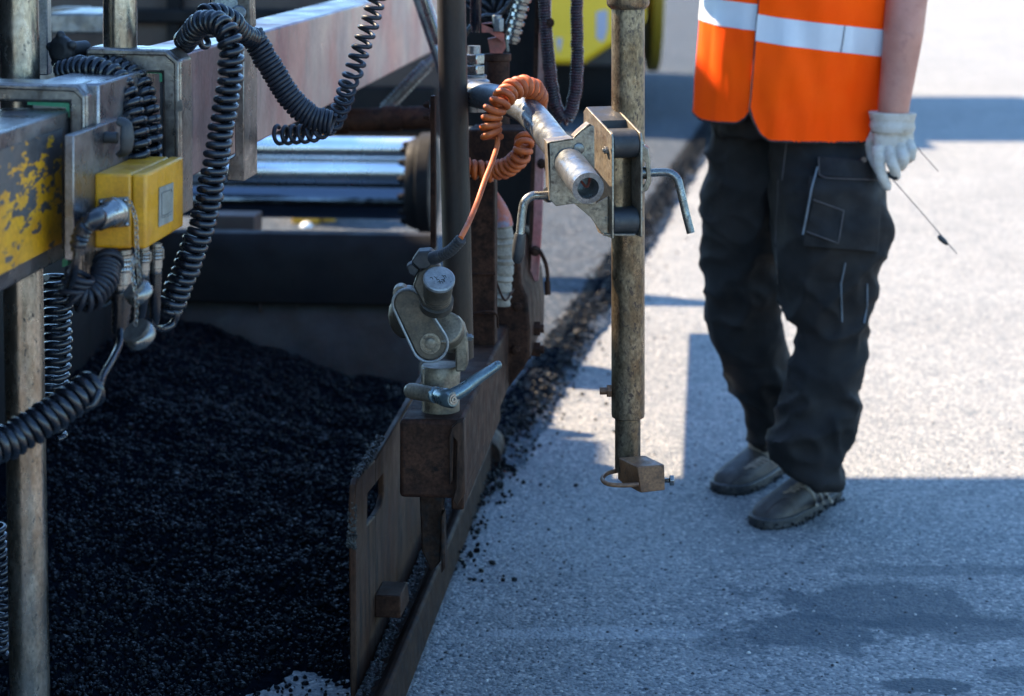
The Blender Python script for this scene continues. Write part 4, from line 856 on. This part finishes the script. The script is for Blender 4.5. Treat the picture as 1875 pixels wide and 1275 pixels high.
b=MB(); patch(b,bvh,[(1489,366),(1545,386),(1535,446),(1476,424)],.021,8,.02); part('phone_pocket',b,M['trouser2'],trs,bev=.001)
b=MB(); seam(b,bvh,[(1497,306),(1486,345),(1478,390),(1470,430)],.0022,.022); part('reflective_piping',b,M['pipe'],trs)
b=MB(); seam(b,bvh,[(1548,482),(1540,520),(1542,590)],.0018,.002); part('reflective_piping',b,M['pipe'],trs)
b=MB(); seam(b,bvh,[(1588,520),(1588,560),(1582,592)],.0018,.002); part('reflective_piping',b,M['pipe'],trs)
b=MB(); seam(b,bvh,[(1499,288),(1500,320),(1512,326),(1604,330)],.0011,.024); seam(b,bvh,[(1476,424),(1535,446),(1545,386),(1489,366)],.0013,.023); seam(b,bvh,[(1425,330),(1420,440),(1424,520)],.001,.001); seam(b,bvh,[(1440,262),(1432,330)],.001,.001); part('seams',b,M['seam'],trs)
b=MB(); b.cyl(proj(bvh,1582,293,.022),proj(bvh,1582,293,.026),.006,14); part('snap_button',b,M['brownblk'],trs)
# vest
def vc(z):
    y=YH+(H-z)*F/4.6; t=max(0,min(1,y/250)); return (1460-24*t-CX)*4.6/F, (166-8*t)*4.6/F
def vpt(ph,z,off):
    x,a=vc(z); a+=off; d=.128+off
    if z>1.25: a*=1-.12*(z-1.25)/.2; 
    cs,sn=math.cos(ph),math.sin(ph); pw=2.05 if cs<0 else 2.05+.75*cs; q=(abs(cs)**pw+abs(sn)**pw)**(-1/pw)
    fold=.015*noise.noise(Vector((ph*2.6,z*2.2,off*9)))+.010*noise.noise(Vector((ph*5+z*7,z*6,3)))+.003*noise.noise(Vector((ph*16,z*9,5)))+.005*max(0,1-(z-.83)/.08 if z>.75 else 1)*noise.noise(Vector((ph*22,z*4,9)))
    flare=.012*max(0,(1.0-z))*2
    return Vector((x+(a+fold+flare)*cs*q,4.62+(d+fold+flare)*sn*q,z))
def zy(y): return H-(y-YH)*4.49/F
def sheet(b,ph0,ph1,zf0,zf1,off,th,n=60,m=24):
    o=len(b.v)
    for l in (off,off-th):
        for i in range(n+1):
            ph=math.radians(ph0+(ph1-ph0)*i/n); z0,z1=zf0(i/n),zf1(i/n)
            for j in range(m+1): b.v.append(vpt(ph,z0+(z1-z0)*j/m,l))
    q=lambda i,j,l=0:o+l*(n+1)*(m+1)+i*(m+1)+j
    for i in range(n):
        for j in range(m): b.f.append((q(i,j),q(i+1,j),q(i+1,j+1),q(i,j+1))); b.f.append((q(i,j,1),q(i,j+1,1),q(i+1,j+1,1),q(i+1,j,1)))
        b.f.append((q(i,0),q(i,0,1),q(i+1,0,1),q(i+1,0))); b.f.append((q(i,m),q(i+1,m),q(i+1,m,1),q(i,m,1)))
    for j in range(m):
        b.f.append((q(0,j),q(0,j+1),q(0,j+1,1),q(0,j,1))); b.f.append((q(n,j),q(n,j,1),q(n,j+1,1),q(n,j+1)))
R0,R1=-117,60; L0,L1=-113,-300
def hemR(t): 
    d=t*177; return zy(256+5*min(1,d/60)-58*max(0,1-d/16)**2.2)
def hemL(t):
    d=t*187; return zy(228-46*max(0,1-d/16)**2.2-16*math.exp(-((d-66)/14)**2)+10*min(1,max(0,d-90)/60))
vz=lambda t:1.43
vest=MB(); sheet(vest,R0,R1,hemR,vz,.020,.003); sheet(vest,L0,L1,hemL,vz,.010,.003)
vs_=part('safety_vest',vest,M['vest'],per,ang=60)
b=MB()
tR=lambda a,bq:(lambda t: zy(a(t*177) if callable(a) else a))
topR=lambda t: zy(26+44*min(1,(t*177)/115)**.9)
botR=lambda t: topR(t)-.0560
sheet(b,R0+.3,R1,botR,topR,.0215,.0015,60,2); 
topL=lambda t: zy(16-16*min(1,t*187/60)-6); botL=lambda t: topL(t)-.0555
sheet(b,L0-.3,L1,botL,topL,.0115,.0015,60,2); part('reflective_tape',b,M['tape'],vs_,ang=60)
b=MB()
for p0,p1,hf,off in ((R0,R1,hemR,.0188),(L0,L1,hemL,.0088)):
    b.tube([vpt(math.radians(p0+(p1-p0)*i/120),hf(i/120),off) for i in range(121)],.0026,8)
b.tube([vpt(math.radians(R0),hemR(0)+(1.43-hemR(0))*i/30,.0188) for i in range(31)],.0018,8)
b.tube([vpt(math.radians(-68),topR(.277)-.056*i/6,.0222) for i in range(7)],.0009,6)
part('vest_binding',b,M['bind'],vs_)
# body
b=MB(); tc=Vector((vc(1.1)[0],4.62,0))
ringloft(b,[(tc+Z*.90,.09,.06,0,0),(tc+Z*.98,.135,.085,0,0),(tc+Z*1.15,.155,.10,0,0),(tc+Z*1.35,.175,.105,0,0),(tc+Z*1.44,.14,.08,0,0),(tc+Z*1.48,.06,.06,0,0)])
b.tube([tc+Z*1.44,tc+Z*1.56+YY*-.01],[.062,.055],16)
hc_=tc+Z*1.655-YY*.02
b.ball(hc_,.1,sc=(.76,.92,1.12),u=24,v=16); b.ball(hc_-YY*.035-Z*.055,.06,sc=(.9,.9,.9)); b.tube([hc_-YY*.088+Z*.015,hc_-YY*.112-Z*.022],[.008,.014],10); b.ball(hc_-YY*.098-Z*.055,.02,sc=(1.2,.5,.35))
for s in (-1,1): b.ball(hc_+X*.078*s-Z*.005,.03,sc=(.3,.6,1)); b.ball(hc_-YY*.085+X*.03*s+Z*.018,.014,sc=(1,.5,.6))
sh=tc+X*.185+Z*1.40; b.tube([tc+X*.12+Z*1.41,sh,W(1675,-120,4.55),W(1661,-10,4.52),W(1654,60,4.50),W(1645,130,4.49),W(1637,190,4.48),W(1635,222,4.48)],[.055,.056,.049,.0445,.0425,.0375,.0335,.0325],24,smooth=6)
sh=tc-X*.185+Z*1.40; b.tube([tc-X*.12+Z*1.41,sh,tc-X*.25-YY*.0+Z*1.2,tc-X*.10-YY*.22+Z*1.22,tc+X*.0-YY*.26+Z*1.27],[.055,.055,.045,.038,.03],20,smooth=6); b.ball(tc+X*.03-YY*.27+Z*1.28,.045,sc=(1,.6,.8))
b.tube([tc+X*.05+Z*.96,W(1515,330,4.60),W(1520,450,4.57),W(1523,600,4.56),W(1490,780,4.56),W(1490,850,4.60)],[.04,.03,.028,.028,.028,.026],16,smooth=5); b.tube([tc-X*.05+Z*.96,W(1366,330,4.69),W(1356,450,4.70),W(1367,600,4.75),W(1400,790,4.82),W(1404,815,4.86)],[.04,.03,.028,.028,.028,.026],16,smooth=5)
bm2,_=fuse(b,.006,4); part('body',bm2,M['skin'],per,ang=70)
b=MB(); b.ball(hc_+YY*.015+Z*.03,.1,sc=(.82,.95,1.05),u=24,v=16); hr,_=fuse(b,.008,1); hr.v=[v for v in hr.v]; part('hair',hr,M['hair'],per)
# ribs of the dark shirt collar are hidden; socks and shoes
def shoe(name,heel,toe,lab):
    heel=Vector(heel); toe=Vector(toe); ax=(toe-heel); Ls=ax.length; ax=ax.normalized(); sx=Vector((ax.y,-ax.x,0))
    def wid(t): return (.030+.017*math.sin(min(1,max(0,t-.15)/.55)*math.pi/2))*(1 if t<.78 else math.sqrt(max(.02,1-((t-.78)/.22)**2)))*(1 if t>.08 else math.sqrt(max(.05,1-((.08-t)/.08)**2)))
    def hei(t): return (.088 if t<.25 else .088-.030*((t-.25)/.4) if t<.65 else .058-.022*((t-.65)/.35)**1.2)*(1 if t<.9 else math.sqrt(max(.1,1-((t-.9)/.1)**2)))
    n=26; b=MB(); o=0; m=14
    for i in range(n+1):
        t=i/n; c=heel+ax*Ls*t
        for k in range(m+1):
            a=math.pi*k/m; cs,sn=math.cos(a),math.sin(a); b.v.append(c+sx*wid(t)*.94*math.copysign(abs(cs)**.75,cs)+Z*(.018+(hei(t)-.018)*abs(sn)**.8+.0015*noise.noise(Vector((t*20,k*.8,1)))))
    for i in range(n):
        for k in range(m): b.f.append((i*(m+1)+k,i*(m+1)+k+1,(i+1)*(m+1)+k+1,(i+1)*(m+1)+k))
    b.f.append(tuple(range(m,-1,-1))); b.f.append(tuple(n*(m+1)+k for k in range(m+1)))
    for i in range(n): b.f.append((i*(m+1),(i+1)*(m+1),(i+1)*(m+1)+m,i*(m+1)+m))
    sh=part(name,b,M['shoe'],per,ang=50,label=lab)
    bv=BVHTree.FromPolygons([tuple(v) for v in b.v],b.f)
    s=MB(); pts=[]
    for i in range(n+1): t=i/n; pts.append(heel+ax*(Ls*(t*1.035-.017))+sx*(wid(t)+.004))
    for i in range(n,-1,-1): t=i/n; pts.append(heel+ax*(Ls*(t*1.035-.017))-sx*(wid(t)+.004))
    s.prism([p+Z*.001 for p in pts],Z*.021); so=part('shoe_sole',s,M['sole'],sh,bev=.003)
    s=MB()
    for i in range(260):
        p=pts[rnd.randrange(len(pts))].lerp(pts[rnd.randrange(len(pts))] if 0 else pts[min(len(pts)-1,rnd.randrange(len(pts)))],0); stone(s,p+Vector((rnd.gauss(0,.004),rnd.gauss(0,.004),abs(rnd.gauss(0,.007)))),rnd.uniform(.0012,.0035))
    part('tar_clumps',s,M['loose'],so)['kind']='stuff'
    return sh,bv
G1=G(1545,930); 
s1,bv1=shoe('shoe',W(1520,0,1) if 0 else Vector(((1522-CX)*4.70/F,4.70,0)),Vector(((1392-CX)*4.46/F,4.455,0)),'nearer worn brown black shoe with three pale stripes')
s2,bv2=shoe('shoe',Vector(((1425-CX)*4.93/F,4.93,0)),Vector(((1322-CX)*4.72/F,4.715,0)),'farther worn dark shoe')
b=MB()
for k in range(3):
    x=1474+k*14; seam(b,bv1,[(x-2,890+k*1),(x+14,904+k*2),(x+22,925-k*2)],.0032,.0005)
part('shoe_stripes',b,M['tape2'],s1)
for sh_,bv_,x_,y_ in ((s1,bv1,1434,903),(s2,bv2,1362,858)):
    for k in range(4):
        b=MB(); seam(b,bv_,[(x_+k*7,y_-k*5),(x_+12+k*7,y_-4-k*5),(x_+23+k*7,y_-3-k*4)],.0032,.0012); part('lace',b,M['seam2'],sh_)
    b=MB(); seam(b,bv_,[(x_-34,y_+38),(x_-20,y_+24),(x_-4,y_+12),(x_+14,y_+10)],.0012,.0004); part('toe_seam',b,M['bind'],sh_)
b=MB(); b.tube([Vector((W(1400,800,4.84).x,4.86,.05)),W(1398,800,4.84),W(1400,760,4.82)],[.036,.036,.04],16); part('sock',b,M['sockm'],per)
# glove
b=MB(); Yg=4.475
pc=W(1636,256,Yg); b.ball(pc,1,sc=(.043,.021,.050),u=24,v=16); b.ball(W(1625,280,Yg-.004),.022,sc=(1.1,.8,1)); b.ball(W(1652,272,Yg-.004),.020,sc=(1.2,.8,1)); b.ball(W(1636,232,Yg),1,sc=(.044,.026,.03),u=20,v=12)
for pts,r in (([(1607,270,4.465),(1609,296,4.45),(1614,320,4.445),(1625,342,4.45)],[.0125,.0115,.0108,.0095]),
              ([(1627,275,4.46),(1633,298,4.44),(1638,312,4.44),(1641,322,4.452)],[.0120,.0112,.0105,.0095]),
              ([(1648,270,4.46),(1654,288,4.442),(1654,298,4.445),(1649,306,4.458)],[.0115,.0108,.0100,.009]),
              ([(1665,262,4.465),(1670,276,4.45),(1669,286,4.452),(1664,292,4.462)],[.0105,.0100,.0092,.0085]),
              ([(1606,245,4.49),(1596,268,4.50),(1602,296,4.49),(1618,322,4.475)],[.015,.0135,.0115,.0100])):
    P_=[W(*p) for p in pts]; b.tube(P_,r,16,smooth=6); b.ball(P_[-1],r[-1]); b.ball(P_[1],r[1]*1.03)
gm,gn=fuse(b,.0022,3)
for i,(v,n) in enumerate(zip(gm.v,gn)): gm.v[i]=v+n*(.0009*noise.noise(v*110)+.0012*ridge(noise.noise(Vector((v.x*30,v.y*30,v.z*50)))))
gl=part('glove',gm,M['glove'],per,ang=70)
b=MB(); b.ringc=None
rings=[]
for i in range(15):
    y=206+i*2.5; w=(43+1.1*math.sin(i*.75)+(1.2 if i in(0,1) else 0)-.15*i)*Yg/F*.98; rings.append((W(1634,y,Yg),w,w*.72,0,-.03))
ringloft(b,rings,n=32,p=2.1); part('glove_cuff',b,M['glove'],gl,ang=60)
b=MB(); b.tube([W(1592+ i*5.6,219+1.5*math.sin(i*.7),Yg-.001-.030*math.sin(math.pi*(i+.5)/16)) for i in range(16)],.0009,6); part('cuff_thread',b,M['ink'],gl)
t=thing('wire_probe','thin wire probe with a black bead held in the white glove','probe',W(1640,325,4.44))
b=MB(); b.tube([W(1612,316,4.455),W(1632,322,4.447),W(1644,325,4.44)],[.006,.0068,.0066],14); part('probe_handle',b,M['rubber'],t,bev=.001)
b=MB(); b.tube([W(1632,326,4.44),W(1690,392,4.42),W(1752,465,4.40)],.0010,8); b.tube([W(1672,262,4.46),W(1718,314,4.44)],.0009,8); wr=part('probe_wire',b,M['pipe2'],t)
b=MB(); b.tube([W(1718,432,4.41),W(1722,436,4.41),W(1730,443,4.41),W(1735,448,4.41)],[.003,.006,.0055,.003],12); part('wire_bead',b,M['rubber'],wr)

# ------------------------------------------------------------ light, sky, camera
sc=bpy.context.scene
EL=45; AZ=-60   # sun stands ahead to the left
wd=bpy.data.worlds.new("World"); sc.world=wd; wd.use_nodes=True; nt=wd.node_tree
sky=nt.nodes.new('ShaderNodeTexSky'); sky.sky_type='NISHITA'; sky.sun_disc=False; sky.sun_elevation=math.radians(EL); sky.sun_rotation=math.radians(AZ); sky.air_density=1.0; sky.dust_density=.3; sky.ozone_density=1.6
tn=nt.nodes.new('ShaderNodeMix'); tn.data_type='RGBA'; tn.blend_type='MULTIPLY'; tn.inputs[0].default_value=1; tn.inputs[7].default_value=(.72,.95,1.12,1); nt.links.new(sky.outputs[0],tn.inputs[6]); nt.links.new(tn.outputs[2],nt.nodes['Background'].inputs[0]); nt.nodes['Background'].inputs[1].default_value=.12
ld_=bpy.data.lights.new('sun','SUN'); ld_.energy=4.7; ld_.angle=math.radians(.5); ld_.color=(1,.79,.55); lo=bpy.data.objects.new('sun',ld_); C.objects.link(lo)
sd_=Vector((math.sin(math.radians(AZ))*math.cos(math.radians(EL)),math.cos(math.radians(AZ))*math.cos(math.radians(EL)),math.sin(math.radians(EL)))); lo.rotation_euler=sd_.to_track_quat('Z','Y').to_euler(); lo.location=sd_*20
cd=bpy.data.cameras.new('camera'); co=bpy.data.objects.new('camera',cd); C.objects.link(co); sc.camera=co
co.location=(0,0,H); co.rotation_euler=(math.radians(90),0,0); cd.sensor_width=36; cd.lens=F/1875*36
cd.shift_y=-(637.5-YH)/1875; cd.shift_x=0; cd.clip_start=.05; cd.clip_end=2000
cd.dof.use_dof=True; cd.dof.focus_distance=3.25; cd.dof.aperture_fstop=5.0
sc.view_settings.view_transform='Standard'; sc.view_settings.look='None'; sc.view_settings.exposure=2.22; sc.view_settings.gamma=1
sc.cycles.max_bounces=6; sc.cycles.use_denoising=True
